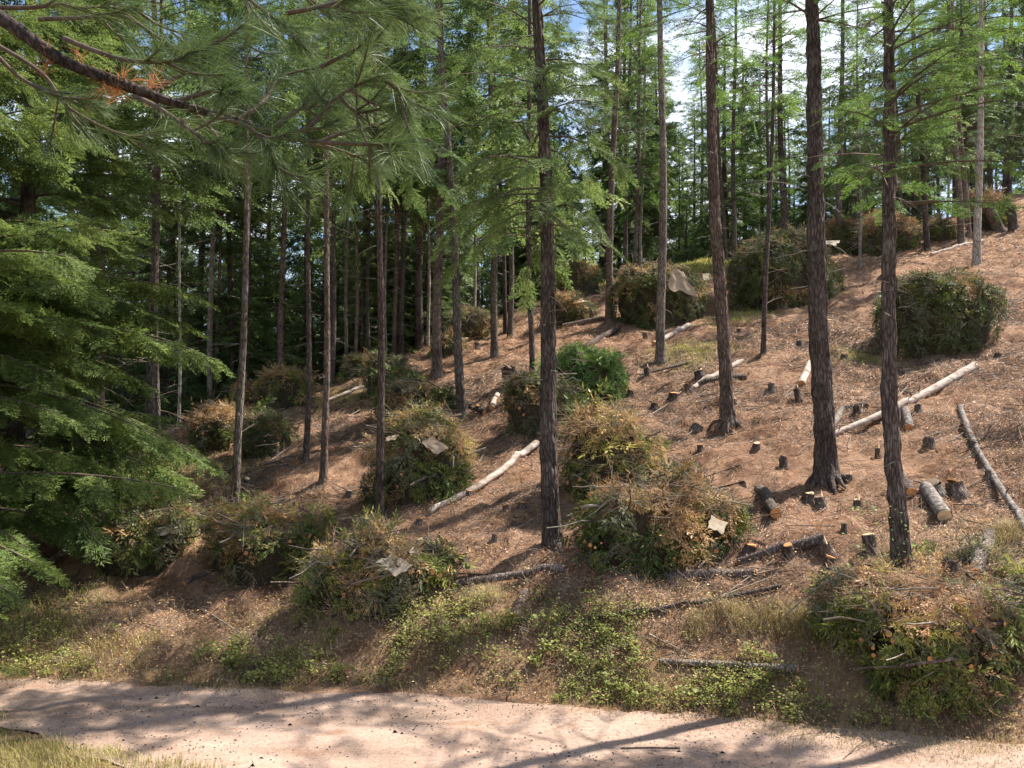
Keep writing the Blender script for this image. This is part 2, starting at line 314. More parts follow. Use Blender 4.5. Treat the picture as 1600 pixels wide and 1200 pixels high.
# ------------------------------------------------------------------ ground and road
def axis(a, b, fine0, fine1, step, grow):
    xs = list(np.arange(fine0, fine1, step)); x = fine1; s = step
    while x < b: xs.append(x); s *= grow; x += s
    xs.append(b); x = fine0; s = step; lo = []
    while True:
        s *= grow; x -= s
        if x <= a: break
        lo.append(x)
    return np.array([a] + lo[::-1] + xs)
GX = axis(-900, 900, -11, 14, .09, 1.03); GY = axis(-300, 1200, 6, 24, .09, 1.022)
patches = [(1080, 550, 1.6), (1190, 480, 2.0), (1060, 400, 4.0), (1100, 400, 4.0), (250, 740, 1.6), (60, 950, 1.5), (540, 620, 1.5), (720, 500, 2), (610, 600, 1.5), (1380, 560, 1.2), (330, 750, 1.2), (1440, 930, .8), (1560, 860, .9)]
def grassmask(X, Y):
    Yf = footY(X)
    g = .4 * sst(-.4, .1, Y - Yf) * (1 - sst(.9, 2.3, Y - Yf)) * (1 - sst(4.0, 8, X))
    for (px, py, r) in patches:
        c = cast(px, py)
        if c is None: continue
        g = np.maximum(g, .8 * np.exp(-(((X - c.x) / r) ** 2 + ((Y - c.y) / r) ** 2)))
    g = np.maximum(g, .7 * (Y < nearY(X)))
    g = np.maximum(g, .55 * sst(0, 5, Y - crestY(X)))
    return g
XX, YY = np.meshgrid(GX, GY); ZZ = terrain(XX, YY)
inner = sst(0, .15, YY - nearY(XX)) * (1 - sst(-.6, -.35, YY - footY(XX))); ZZ = ZZ - .05 * inner
g = Geo(); nx, ny = len(GX), len(GY)
i = np.arange(ny - 1)[:, None]; j = np.arange(nx - 1)[None, :]
g.grid(np.stack([XX, YY, ZZ], -1).reshape(-1, 3), np.stack([i * nx + j, i * nx + j + 1, (i + 1) * nx + j + 1, (i + 1) * nx + j], -1).reshape(-1, 4))
ground = g.build('ground', ground_mat()); ground['kind'] = 'structure'
a_ = ground.data.attributes.new('grass', 'FLOAT', 'POINT'); a_.data.foreach_set('value', grassmask(XX, YY).astype(np.float32).ravel())
rx = np.concatenate([np.arange(-55, -12, .5), np.arange(-12, 12, .07), np.arange(12, 55, .5)]); rj = np.linspace(0, 1, 50)
RX = rx[:, None] * np.ones((1, 50)); y0 = nearY(rx)[:, None] + .05 * vn(rx * 9, rx * 0, 31)[:, None]; y1 = footY(rx)[:, None] - .2 + .1 * vn(rx * 2.1, rx * 0, 33)[:, None] + .05 * vn(rx * 9, rx * 0, 34)[:, None]
RY = y0 + (y1 - y0) * rj[None]; RZ = terrain(RX, RY) + .006
g = Geo(); i = np.arange(len(rx) - 1)[:, None]; j = np.arange(49)[None]
g.grid(np.stack([RX, RY, RZ], -1).reshape(-1, 3), np.stack([i * 50 + j, (i + 1) * 50 + j, (i + 1) * 50 + j + 1, i * 50 + j + 1], -1).reshape(-1, 4))
road = g.build('gravel_road', road_mat()); road['kind'] = 'structure'

# ------------------------------------------------------------------ foliage templates
def norm(a): return a / (np.linalg.norm(a, axis=-1, keepdims=True) + 1e-9)
def kites(P, D, Nn, L, Wd):           # leaf quads from base P along D in the plane with normal Nn
    P = np.asarray(P, float); D = norm(D); S = norm(np.cross(Nn, D)); L = np.asarray(L)[:, None]; Wd = np.asarray(Wd)[:, None]
    return np.stack([P, P + D * L * .45 + S * Wd * .5, P + D * L, P + D * L * .45 - S * Wd * .5], 1)
def frond(r, ls, tw=.33, wf=.32, tl=1.0, jit=0):          # unit bough along +X, side twigs in the XY plane
    P, D, Lq = [], [], []
    n = max(5, int(1 / (ls * .95)))
    for k in range(n):
        s = (k + .5) / n
        for sg in (-1, 1):
            l = tw * tl * (1 - s) ** .75 * (.55 + .45 * min(1, s * 4)) * r.uniform(.7, 1.2) + ls * .5
            ang = (r.uniform(40, 62) + (r.normal(0, 26) if jit else 0)) * sg
            d = np.array([math.cos(R(ang)), math.sin(R(ang)), r.uniform(-.25, .12) + r.normal(0, 1) * jit])
            b = np.array([s, 0, -.12 * s * s])
            m = max(1, int(l / (ls * .6)))
            for q in range(m):
                pp = b + d * l * (q / m); pp[2] -= .25 * (l * q / m) ** 2
                for s2 in (-1, 1):
                    a2 = R(r.uniform(18, 48) * s2); dd = np.array([d[0] * math.cos(a2) - d[1] * math.sin(a2), d[0] * math.sin(a2) + d[1] * math.cos(a2), d[2] + r.uniform(-.35, .3)])
                    P.append(pp); D.append(dd); Lq.append(ls * r.uniform(.75, 1.3))
            P.append(b + d * l * .9); D.append(d); Lq.append(ls * 1.2)
    P.append(np.array([.97, 0, -.11])); D.append(np.array([1, 0, -.2])); Lq.append(ls * 1.3)
    P, D, Lq = np.array(P), np.array(D), np.array(Lq)
    Nn = np.array([0, 0, 1.]) + r.normal(0, .45, P.shape)
    return kites(P, D, Nn, Lq, Lq * wf)
def tuft(r, n, ln, wd):               # pine tuft: needles bursting round +X
    th = r.uniform(0, 2 * math.pi, n); sp_ = r.uniform(.15, 1.15, n)
    D = np.stack([np.cos(sp_), np.sin(sp_) * np.cos(th), np.sin(sp_) * np.sin(th)], -1)
    P = np.stack([r.uniform(-.35, .15, n) * ln * 1.2, np.zeros(n), np.zeros(n)], -1)
    return kites(P, D, r.normal(0, 1, (n, 3)), r.uniform(.75, 1.1, n) * ln, np.full(n, wd))
def basis(d, up):                     # rows: X=d, Y, Z~up
    x = norm(np.asarray(d, float)); y = norm(np.cross(up, x)); z = np.cross(x, y); return np.stack([x, y, z])
def place(T, B, pos, s): return (T.reshape(-1, 3) * s) @ B + pos
TEMPL = {}
def templ(kind, ls):
    k = (kind, round(ls, 3))
    if k not in TEMPL:
        r = np.random.default_rng(int(ls * 1000) + len(kind))
        if kind == 'fir': TEMPL[k] = [frond(r, ls, wf=.42 if ls >= .125 else .32) for _ in range(6)]
        elif kind == 'dry': TEMPL[k] = [frond(r, ls, .42, .13, 1.1, .55) for _ in range(6)]
        elif kind == 'mess': TEMPL[k] = [frond(r, ls, .36, .3, 1.0, .4) for _ in range(6)]
        elif kind == 'larch': TEMPL[k] = [frond(r, ls, .22, .34 if ls >= .125 else .27) for _ in range(6)]
        elif kind == 'pine': TEMPL[k] = [tuft(r, 34, 1.0, ls * .22) for _ in range(5)]
    return TEMPL[k]
def crown(kind, h0, H, Rm, nb, ls, seed, pexp=.8, droop=.25, low=.55, azr=None, wood=True, sub=.24):
    """foliage quads + branch sticks for a crown between heights h0 and H with the widest radius Rm"""
    r = np.random.default_rng(seed); Q = []; S0 = []; S1 = []; R0 = []; R1 = []
    T = templ(kind, ls)
    for k in range(nb):
        t = ((k + r.uniform(0, 1)) / nb) ** 1.15
        z = h0 + (H - h0) * t
        L = Rm * ((1 - t) ** pexp) * min(1, low + t * 2.2) * r.uniform(.65, 1.18) + .15
        az = r.uniform(0, 2 * math.pi) if azr is None else r.uniform(*azr)
        d = np.array([math.cos(az), math.sin(az), 0]); rise = r.uniform(-.05, .3) + .5 * t
        dr = droop * r.uniform(.6, 1.4) * (1 - t * .6)
        def sppt(s): return np.array([0, 0, z]) + d * L * s + np.array([0, 0, 1.]) * (rise * L * s - dr * L * s * s * 1.6)
        n = max(2, int(L / .35))
        pts = [sppt(q / n) for q in range(n + 1)]
        br = .008 + .009 * L
        for q in range(n):
            S0.append(pts[q]); S1.append(pts[q + 1]); R0.append(br * (1 - q / n * .8)); R1.append(br * (1 - (q + 1) / n * .8))
        if kind == 'pine':
            m = max(3, int(L / .13))
            for q in range(m):
                s = r.uniform(.3, 1) ** .7; p = sppt(s); off = r.normal(0, .16, 3) * (.3 + L * .35); off[2] = abs(off[2]) * .7
                e = p + off; dd = norm(d * .7 + off * 1.5 + np.array([0, 0, .35]))
                S0.append(p); S1.append(e); R0.append(.006); R1.append(.004)
                Q.append(place(T[r.integers(5)], basis(dd, [0.1, .2, 1]), e, r.uniform(.16, .25)))
        else:
            m = max(2, int(L / sub))
            for q in range(m):
                s = (q + r.uniform(.2, .8)) / m
                if s < .12: continue
                p = sppt(s); tan = norm(sppt(min(1, s + .05)) - p + 1e-5)
                sg = 1 if (q + r.integers(2)) % 2 else -1
                a2 = R(r.uniform(30, 70)) * sg; c_, s_ = math.cos(a2), math.sin(a2)
                dd = np.array([tan[0] * c_ - tan[1] * s_, tan[0] * s_ + tan[1] * c_, tan[2] - r.uniform(.05, .5) * (1.0 if kind == 'fir' else .4)])
                fl = (.35 + .42 * L * (1 - s) + r.uniform(0, .25)) * (.85 if kind == 'fir' else .7); fl = min(fl, 1.15 if ls > .07 else .72)
                up = np.array([0, 0, 1.]) + r.normal(0, .5, 3)
                Q.append(place(T[r.integers(6)], basis(dd, up), p, fl)); S0.append(p); S1.append(p + norm(dd) * fl * .75); R0.append(.005); R1.append(.002)
            Q.append(place(T[r.integers(6)], basis(sppt(1) - sppt(.9), [0, 0, 1]), sppt(.85), min(.9, .35 + .2 * L)))
    Q = np.concatenate(Q).reshape(-1, 4, 3)
    return Q, (S0, S1, R0, R1)
def crown_obj(par, kind, leaf, *a, cname='crown', **k):
    Q, S = crown(kind, *a, **k); g = Geo(); g.quads(Q, 0); g.sticks(*S, 1)
    return g.build(cname, [leaf, M['branch']], par)
def trunk_geo(H, r0, r1, seed, seg=24, step=.07, bump=.0, flare=.35, wig=.05, top=None):
    r = np.random.default_rng(seed); top = top or H
    z = np.concatenate([np.arange(-.5, 2, step), np.arange(2, top, step * 1.5), [top]])
    w1, w2 = r.uniform(0, 6.28, 2)
    P = np.stack([wig * np.sin(z * .55 + w1) * np.clip(z / 2, 0, 1), wig * np.cos(z * .4 + w2) * np.clip(z / 2, 0, 1), z], -1)
    P[:, :2] -= P[np.argmin(abs(z)), :2]
    rr = r0 + (r1 - r0) * np.clip(z / H, 0, 1) + r0 * flare * np.exp(-np.clip(z, 0, 9) / .22)
    g = Geo(); g.tube(P, rr, seg, 0, bump, seed=seed)
    return g
def stubs(g, H0, H1, n, rt, ln, seed, mi=1, rr=.007):
    r = np.random.default_rng(seed)
    for k in range(n):
        z = r.uniform(H0, H1); az = r.uniform(0, 6.28); L = ln * r.uniform(.15, 1); d = np.array([math.cos(az), math.sin(az), r.uniform(-.35, .35)])
        p0 = np.array([0, 0, z]) + d * rt * .6; pts = [p0]; dd = d.copy()
        for q in range(4):
            dd = dd + r.normal(0, .12, 3); dd[2] -= .06; pts.append(pts[-1] + norm(dd) * L / 4)
        g.sticks(pts[:-1], pts[1:], rr * np.array([1, .8, .6, .4]), rr * np.array([.8, .6, .4, .2]), mi)
        for q in range(int(L * 5)):
            b = pts[r.integers(1, 4)]; e = b + norm(dd + r.normal(0, .6, 3)) * L * r.uniform(.15, .4); g.sticks([b], [e], rr * .4, rr * .15, mi)

# ------------------------------------------------------------------ labels from landmarks
LM = []                               # (px, py, phrase)
USED = set()
def auto_label(lead, px, py, feat=None):
    cands = sorted(LM, key=lambda l: abs(l[0] - px) + .8 * abs(l[1] - py))
    def rel(l):
        dx, dy = px - l[0], py - l[1]
        if abs(dx) > abs(dy) * 1.2: return ('right of ' if dx > 0 else 'left of ')
        return ('below ' if dy > 0 else 'above ')
    opts = [f'{lead} {rel(l)}{l[2]}' for l in cands[:2]]
    if len(cands) > 2: opts += [f'{lead} {rel(a)}{a[2]} and {rel(b)}{b[2]}' for a in cands[:14] for b in cands[:26] if a is not b]
    for o in opts:
        if o not in USED and len(o.split()) <= 16: USED.add(o); return o
    opts = opts[:2]
    for w in ('slightly higher ', 'farther back ', 'more hidden ', 'paler ', 'slimmer '):
        for o in opts:
            o2 = w + o
            if o2 not in USED and len(o2.split()) <= 16: USED.add(o2); return o2
    return opts[0]

# ------------------------------------------------------------------ main trees
# (name, base px, top px at py_top, width px, crown kind, crown start py, crown radius m, total height m, label, landmark phrase, bark)
MAIN = [
 ('fir_tree', 864, 858, 838, 0, 33, 'fir', 360, 1.25, 11.5, 'thick dark fir trunk at centre with drooping green branches down to mid height', 'the thick centre fir', 'bark', 72),
 ('larch_tree', 1292, 752, 1264, 0, 37, 'larch', 40, 1.5, 13, 'thickest straight trunk on the right slope, nearly bare, with deep furrowed bark', 'the thickest right trunk', 'bark', 80),
 ('larch_tree', 1412, 918, 1378, 0, 31, 'larch', 330, 1.3, 9.8, 'dark trunk nearest the corner pile with leafy shoots round its foot', 'the trunk with leafy shoots', 'bark', 58),
 ('larch_tree', 1137, 662, 1106, 0, 24, 'larch', 120, 1.2, 13, 'ragged barked trunk standing beside the two short crossed logs', 'the trunk by the crossed logs', 'bark_red', 64),
 ('pine_tree', 1032, 568, 1034, 0, 17, 'larch', 60, 1.2, 15, 'slim straight trunk in front of the pile with a hanging tan sheet', 'the slim trunk by the tan sheet', 'bark_grey', 34),
 ('fir_tree', 594, 812, 589, 200, 15, 'fir', 250, 1.2, 11, 'slender straight reddish trunk directly behind the yellow topped pile', 'the slender reddish trunk', 'bark_red', 46),
 ('fir_tree', 505, 752, 513, 255, 13, 'fir', 250, 1.1, 12, 'slender bare trunk leaning slightly right, uphill of the stick covered pile', 'the slender right-leaning trunk', 'bark_red', 46),
 ('fir_tree', 478, 717, 485, 330, 10.5, 'fir', 320, 1.0, 12, 'very thin bare trunk just left of the slender right-leaning trunk', 'the very thin bare trunk', 'bark', 46),
 ('fir_tree', 368, 793, 386, 180, 14.5, 'fir', 210, 1.1, 12, 'slim gently curved trunk sunlit on its right side, first on the left slope', 'the slim curved left trunk', 'bark_grey', 46),
 ('larch_tree', 722, 653, 694, 140, 17, 'larch', 260, 1.4, 13, 'grey trunk leaning left at the edge of the bare slope', 'the left-leaning grey trunk', 'bark_grey', 44),
 ('fir_tree', 683, 590, 688, 180, 18, 'fir', 280, 1.7, 19, 'thick reddish brown trunk just behind the left-leaning grey trunk', 'the thick reddish brown trunk', 'bark_red', 52),
 ('pine_tree', 656, 540, 658, 240, 14, 'fir', 300, 1.8, 19, 'upright purple brown trunk left of the thick reddish brown trunk', 'the purple brown trunk', 'bark', 52),
 ('pine_tree', 773, 555, 768, 190, 13, 'fir', 330, 2.2, 18, 'pale brown trunk with a second thin trunk close behind', 'the pale brown trunk', 'bark_grey', 56),
 ('fir_tree', 832, 612, 828, 300, 11, 'fir', 390, 1.7, 15, 'thin dark trunk half hidden behind the thick centre fir', 'the thin trunk behind the centre fir', 'bark', 46),
 ('pine_tree', 951, 507, 964, 60, 14, 'pine', 230, 1.9, 18, 'brown trunk touching the left side of the pile with tan sheet', 'the brown trunk at the tan sheet pile', 'bark_red', 40),
 ('pine_tree', 975, 418, 984, 60, 9, 'larch', 190, 1.6, 18, 'thin trunk rising from behind the left end of the tan sheet pile', 'the thin trunk behind the tan sheet pile', 'bark_grey', 40),
 ('fir_tree', 1193, 552, 1207, 140, 9, 'larch', 190, 1.2, 14, 'thin young trunk with twiggy dead side branches in front of the leafy pile', 'the thin twiggy trunk', 'bark', 34),
]
import json
main_roots = []
for k, (nm, bx, by, tx, ty, w, kind, cy, cr, H, lab, lmk, bk, nb) in enumerate(MAIN):
    b = cast(bx, by); top = at(tx, ty, b.y)
    ax = (top - b).normalized()
    root = thing(nm, lab, 'tree', b, 'standing conifers on the slope'); root.rotation_euler = Vector((0, 0, 1)).rotation_difference(ax).to_euler()
    d = proj(b)[2]; r0 = w * d / F / 2 * .87
    near = w > 20
    g = trunk_geo(H, r0, r0 * .28, k + 5, seg=64 if near else 20, step=.045 if near else .12, bump=.035 if near else .012, wig=.06 if near else .05)
    ch = (at(tx, cy, b.y).z - b.z) / ax.z
    if near:
        rq = np.random.default_rng(k + 900)
        for q in range(7):
            a_ = q * .9 + rq.uniform(-.25, .25); u_ = np.array([math.cos(a_), math.sin(a_), 0]); L_ = r0 * rq.uniform(1.5, 2.4)
            g.tube([u_ * r0 * .55 + [0, 0, r0 * 1.6], u_ * r0 * .95 + [0, 0, r0 * .5], u_ * L_ + [0, 0, -.01 + .3 * L_ * u_[1]], u_ * L_ * 1.4 + [0, 0, -.12 + .3 * L_ * u_[1]]], [r0 * .4, r0 * .38, r0 * .25, r0 * .12], 10, 0, .008, seed=q)
    stubs(g, 1.2, ch + 2, 26 if near else 22, r0, .5 if k not in (16, 1) else .9, k + 50, 1, .006 if d < 18 else .007)
    g.build('trunk', [M[bk], M['twig_grey']], root)
    LM.append((bx, by - 40, lmk)); main_roots.append((root, b, ch, r0))
    leaf = M['larch'] if kind == 'larch' else (M['pine'] if kind == 'pine' else M['fir'])
    ls = .06 if k == 0 else .055 if d < 14.5 else (.1 if d < 20 else .13)
    if kind == 'fir' and k >= 5: ls *= 1.1
    crown_obj(root, kind, leaf, ch, H, cr * (1.12 if kind != 'larch' else 1.05), int(nb * (1.2 if k > 9 else .9)), ls, k + 100, droop=.3 if kind == 'fir' else .12, pexp=.7, low=.75, sub=.26 if kind == 'fir' else .34)

# ------------------------------------------------------------------ slash piles
# centre px, base py, top py, width px, style, label, landmark
def dryfrac(style): return {'mix': .46, 'green': .2, 'dry': .8, 'fresh': 0.0, 'orange': .66}[style]
PILES = [
 (1468, 1104, 928, 375, 'orange', 'large brush pile beside the road in the lower right corner, orange needles on top', 'the corner pile'),
 (1020, 905, 748, 262, 'mix', 'broad brush pile below the centre right with pale torn paper at its right shoulder', 'the torn paper pile'),
 (578, 968, 838, 250, 'mix', 'brush pile with a white sheet on top and yellow needles, log ends showing', 'the yellow topped pile'),
 (408, 915, 788, 222, 'mix', 'rounded brush pile covered with sticks, left of the yellow topped pile', 'the stick covered pile'),
 (222, 905, 785, 185, 'green', 'brush pile partly screened by the left fir, scrap of cream paper on top', 'the screened left pile'),
 (655, 785, 655, 200, 'mix', 'brush pile with brown paper flap and rust coloured needles on its crown', 'the brown flap pile'),
 (962, 785, 648, 190, 'dry', 'dry tangled brush pile of bare twigs directly right of the thick centre fir', 'the dry tangled pile'),
 (850, 685, 585, 125, 'green', 'dark brush pile behind the thick centre fir', 'the dark pile behind the centre fir'),
 (912, 636, 545, 132, 'fresh', 'vivid green pile of fresh cut boughs over a short log', 'the vivid green pile'),
 (650, 665, 600, 135, 'mix', 'low brush pile with pale paper scrap, behind the slender reddish trunk', 'the low paper scrap pile'),
 (1458, 558, 430, 198, 'green', 'tall green brush pile alone on the open right slope', 'the tall open slope pile'),
 (1032, 512, 418, 168, 'green', 'dark brush pile with a large tan sheet hanging over its top edge', 'the tan sheet pile'),
 (1232, 482, 370, 205, 'green', 'wide dark brush pile with a white sheet, behind the thickest right trunk', 'the white sheet pile'),
 (906, 468, 412, 74, 'mix', 'small rounded brush pile at the crest, left of the tan sheet pile', 'the small crest pile'),
 (893, 505, 462, 88, 'mix', 'low brush pile with white scrap below the small crest pile', 'the low white scrap pile'),
 (612, 625, 555, 95, 'green', 'small dark brush pile at the forest edge behind the low paper scrap pile', 'the small forest edge pile'),
 (445, 643, 572, 92, 'mix', 'bushy brush pile with dry top behind the two thin left trunks', 'the bushy dry topped pile'),
 (332, 702, 632, 96, 'mix', 'brush pile with pale green top left of the slim curved trunk', 'the pale green topped pile'),
 (415, 715, 648, 100, 'green', 'low mossy brush pile between the slim curved trunk and very thin trunk', 'the low mossy pile'),
 (735, 530, 487, 80, 'green', 'dark brush heap in shade behind the left-leaning grey trunk', 'the shaded brush heap'),
 (1395, 400, 338, 95, 'dry', 'tan dry brush pile at the crest behind the trunk with leafy shoots', 'the tan crest pile'),
 (1475, 378, 345, 60, 'mix', 'small brush pile near the crest right of the tan crest pile', 'the small right crest pile'),
 (1543, 362, 288, 75, 'orange', 'stacked brush pile with rusty top at the upper right crest', 'the rusty crest pile'),
 (1318, 385, 342, 75, 'orange', 'orange topped brush pile at the crest behind the white sheet pile', 'the orange crest pile'),
 (700, 555, 520, 60, 'mix', 'small pale brush heap between the purple and reddish brown trunks', 'the small pale heap'),
 (555, 590, 552, 44, 'green', 'little dark brush pile among the forest edge trunks', 'the little forest pile'),
 (390, 640, 600, 60, 'dry', 'dry twig heap just right of the slim curved trunk at the forest edge', 'the dry twig heap'),
]
for p in PILES: LM.append((p[0], (p[1] + p[2]) / 2, p[6]))
PILE3D = {}
def pile(idx, px, by, ty, wpx, style, label, lmk):
    r = np.random.default_rng(900 + idx)
    b = cast(px, by); d = proj(b)[2]
    Wd = wpx * d / F; rx_ = Wd / 2 * .87; ry_ = min(rx_ * .8, 1.6)
    c = Vector((b.x * (1 + ry_ * .85 / b.y), b.y + ry_ * .85, 0)); c.z = gz(c.x, c.y)
    H = max(.4, at(px, ty, c.y).z - c.z - .1); H = min(H, Wd * .75)
    root = thing('brush_pile', label, 'brush pile', c, 'slash piles on the logged slope')
    big = min(1.6, max(.5, 14 / d))
    # core
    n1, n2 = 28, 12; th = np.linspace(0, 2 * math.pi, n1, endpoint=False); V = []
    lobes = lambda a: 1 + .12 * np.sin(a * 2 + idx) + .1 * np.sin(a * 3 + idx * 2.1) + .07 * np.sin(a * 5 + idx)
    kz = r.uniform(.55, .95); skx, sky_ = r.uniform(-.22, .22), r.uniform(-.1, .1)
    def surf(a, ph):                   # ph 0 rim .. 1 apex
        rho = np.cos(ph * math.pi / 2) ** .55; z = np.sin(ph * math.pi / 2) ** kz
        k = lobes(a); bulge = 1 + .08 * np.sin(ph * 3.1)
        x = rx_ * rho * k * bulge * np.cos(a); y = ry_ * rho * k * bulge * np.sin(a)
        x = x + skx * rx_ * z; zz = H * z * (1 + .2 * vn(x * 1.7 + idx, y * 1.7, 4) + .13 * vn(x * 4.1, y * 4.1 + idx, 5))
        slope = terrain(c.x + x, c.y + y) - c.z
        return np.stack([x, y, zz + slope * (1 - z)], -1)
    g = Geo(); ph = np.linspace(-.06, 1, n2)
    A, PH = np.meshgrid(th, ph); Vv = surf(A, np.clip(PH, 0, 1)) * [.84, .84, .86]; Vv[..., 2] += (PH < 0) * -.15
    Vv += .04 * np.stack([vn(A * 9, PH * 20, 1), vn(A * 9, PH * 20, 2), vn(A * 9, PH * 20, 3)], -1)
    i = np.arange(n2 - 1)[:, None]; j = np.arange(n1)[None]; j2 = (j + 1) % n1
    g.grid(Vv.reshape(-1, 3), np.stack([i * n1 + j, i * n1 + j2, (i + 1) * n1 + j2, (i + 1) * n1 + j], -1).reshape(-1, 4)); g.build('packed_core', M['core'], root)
    # boughs
    area = math.pi * rx_ * ry_ + 3 * H * (rx_ + ry_); nb = int(area * (50 if d < 20 else 36)) + 20
    ls = .065 if d < 13 else (.08 if d < 20 else .12)
    T = templ('mess', round(ls * 1.6, 3) if ls * 1.6 < .125 else .124); TD = templ('dry', .1 if d < 20 else .16)
    nfront = gz(c.x, c.y) - gz(c.x, c.y - ry_); nb = int(nb * (1 + .4 * max(0, nfront) / H)); PW = .85 + .5 * max(0, nfront) / H
    out_g, out_d, out_y, out_k = [], [], [], []
    S0, S1, SR = [], [], []
    mainm = {'fresh': 'fresh'}.get(style, 'bough')
    f = dryfrac(style)
    for k in range(nb):
        a = r.uniform(0, 6.283); p_ = r.uniform(0, 1) ** PW
        P = surf(np.array([a]), np.array([p_]))[0]; eps = .03
        ta = surf(np.array([a + eps]), np.array([p_]))[0] - P; tp = surf(np.array([a]), np.array([max(0, p_ - eps)]))[0] - P
        if np.linalg.norm(ta) < 1e-6: ta = np.array([1, 0, 0.])
        nrm = norm(np.cross(norm(ta), norm(tp))); nrm = nrm if nrm @ np.array([P[0], P[1] * 1.3, .35]) > 0 else -nrm
        down = norm(tp + norm(ta) * r.normal(0, .05))
        rot = r.normal(0, .75 if p_ < .6 else 2.2); dd = norm(down * math.cos(rot) + norm(ta) * math.sin(rot)) + nrm * r.uniform(-.1, .42)
        L = r.uniform(.2, .5) * r.choice([.8, 1, 1.7], p=[.4, .45, .15]); P = P - norm(dd) * L * .45 + nrm * r.uniform(-.08, .06)
        top_ = p_ > .36 + .15 * math.sin(a * 2 + idx); pr = f * 1.3 if top_ else f * .2
        c1 = vn(P[0] * 2.6 + idx * 7, P[1] * 2.6 + P[2] * 3.1, 61); c2 = vn(P[0] * 3.4 + idx * 5, P[2] * 4 - P[1] * 2, 63); pr = min(1, max(0, pr * (1 + 1.3 * c1) + .25 * c1))
        isd = r.uniform() < pr and style != 'fresh'
        q = place((TD if isd and r.uniform() < .8 else T)[r.integers(6)], basis(dd + r.normal(0, .15, 3), nrm + r.normal(0, .5, 3)), P, L)
        ny_ = (.6 if style == 'mix' else .2) if c2 > .35 else .06
        if isd: (out_d if r.uniform() > ny_ else out_y).append(q)
        elif style != 'fresh' and r.uniform() < (.75 if c2 < -.25 else .12): out_k.append(q)
        else: out_g.append(q)
        S0.append(P); S1.append(P + norm(dd) * L * .8); SR.append(.006 if d < 20 else .008)
        if style == 'dry' or (top_ and r.uniform() < .7):
            for _ in range(3):
                dj = norm(r.normal(0, 1, 3) * [1, 1, .3] + nrm * .15); P5 = P + r.normal(0, .08, 3); S0.append(P5); S1.append(P5 + dj * r.uniform(.15, .5)); SR.append(.0038 if d < 20 else .006)
    for nm_, o1_, o2_, m1_, m2_ in (('green_boughs', out_g, out_k, mainm, 'grey_bough'), ('dry_boughs', out_d, out_y, 'dry' if style != 'orange' else 'dead_mix', 'yellow')):
        if o1_ or o2_:
            g = Geo()
            if o1_: g.quads(np.concatenate(o1_).reshape(-1, 4, 3), 0)
            if o2_: g.quads(np.concatenate(o2_).reshape(-1, 4, 3), 1)
            g.build(nm_, [M[m1_], M[m2_]], root)
    g = Geo(); SR = np.array(SR); g.sticks(S0, S1, SR, SR * .5); g.build('twigs', M['stick'], root)
    # visible poles and cut ends
    nl = 15 if d < 13 else (9 if d < 17 else (4 if d < 24 else 0))
    if style == 'fresh': nl = 2
    for k in range(nl):
        a = r.uniform(-2.75, -.4); P = surf(np.array([a]), np.array([r.uniform(.08, .5)]))[0]
        dd = norm(np.array([math.cos(a) * .5 + r.normal(0, .25), -1, r.uniform(-.25, .1)])); rr = r.uniform(.012, .034)
        g = Geo(); g.tube([P - dd * .5, P - dd * .2, P + dd * .05], [rr, rr, rr * .97], 12, 0, cap=(None, 1)); g.build('cut_branch', [M['bark'], M['cut']], root)
    ns = 24 if d < 13 else (16 if d < 20 else 7)
    for k in range(ns):
        a = r.uniform(0, 6.28); P = surf(np.array([a]), np.array([r.uniform(.1, .95)]))[0] * 1.04 + [0, 0, .05]
        dd = norm(r.normal(0, 1, 3) * [1, .7, .3]); L = r.uniform(.35, 1.25) * min(1, rx_ / 1.0); rr = r.uniform(.005, .016) * (1.6 if k % 7 == 0 else 1) * max(1, d / 20)
        q1 = P - dd * L / 2; q3 = P + dd * L / 2; q2 = P + r.normal(0, .04, 3) + [0, 0, .03]
        g = Geo(); g.tube(np.array([q1, (q1 + q2) / 2 + r.normal(0, .012, 3), q2, (q2 + q3) / 2 + r.normal(0, .012, 3), q3]), rr * np.array([1, .95, .85, .7, .4]), 6, 0); g.build('loose_stick', M[['twig_grey', 'stick', 'branch', 'bark_red'][k % 4]], root)
    PILE3D[lmk] = (root, c, rx_, ry_, H, surf)
M['dead_mix'] = leaf_mat('rusty_boughs', [(0, (.13, .075, .04)), (.4, (.33, .185, .09)), (.75, (.5, .3, .15)), (1.1, (.6, .43, .24))], .28, nscale=2.5)
for k, p in enumerate(PILES): pile(k, *p)

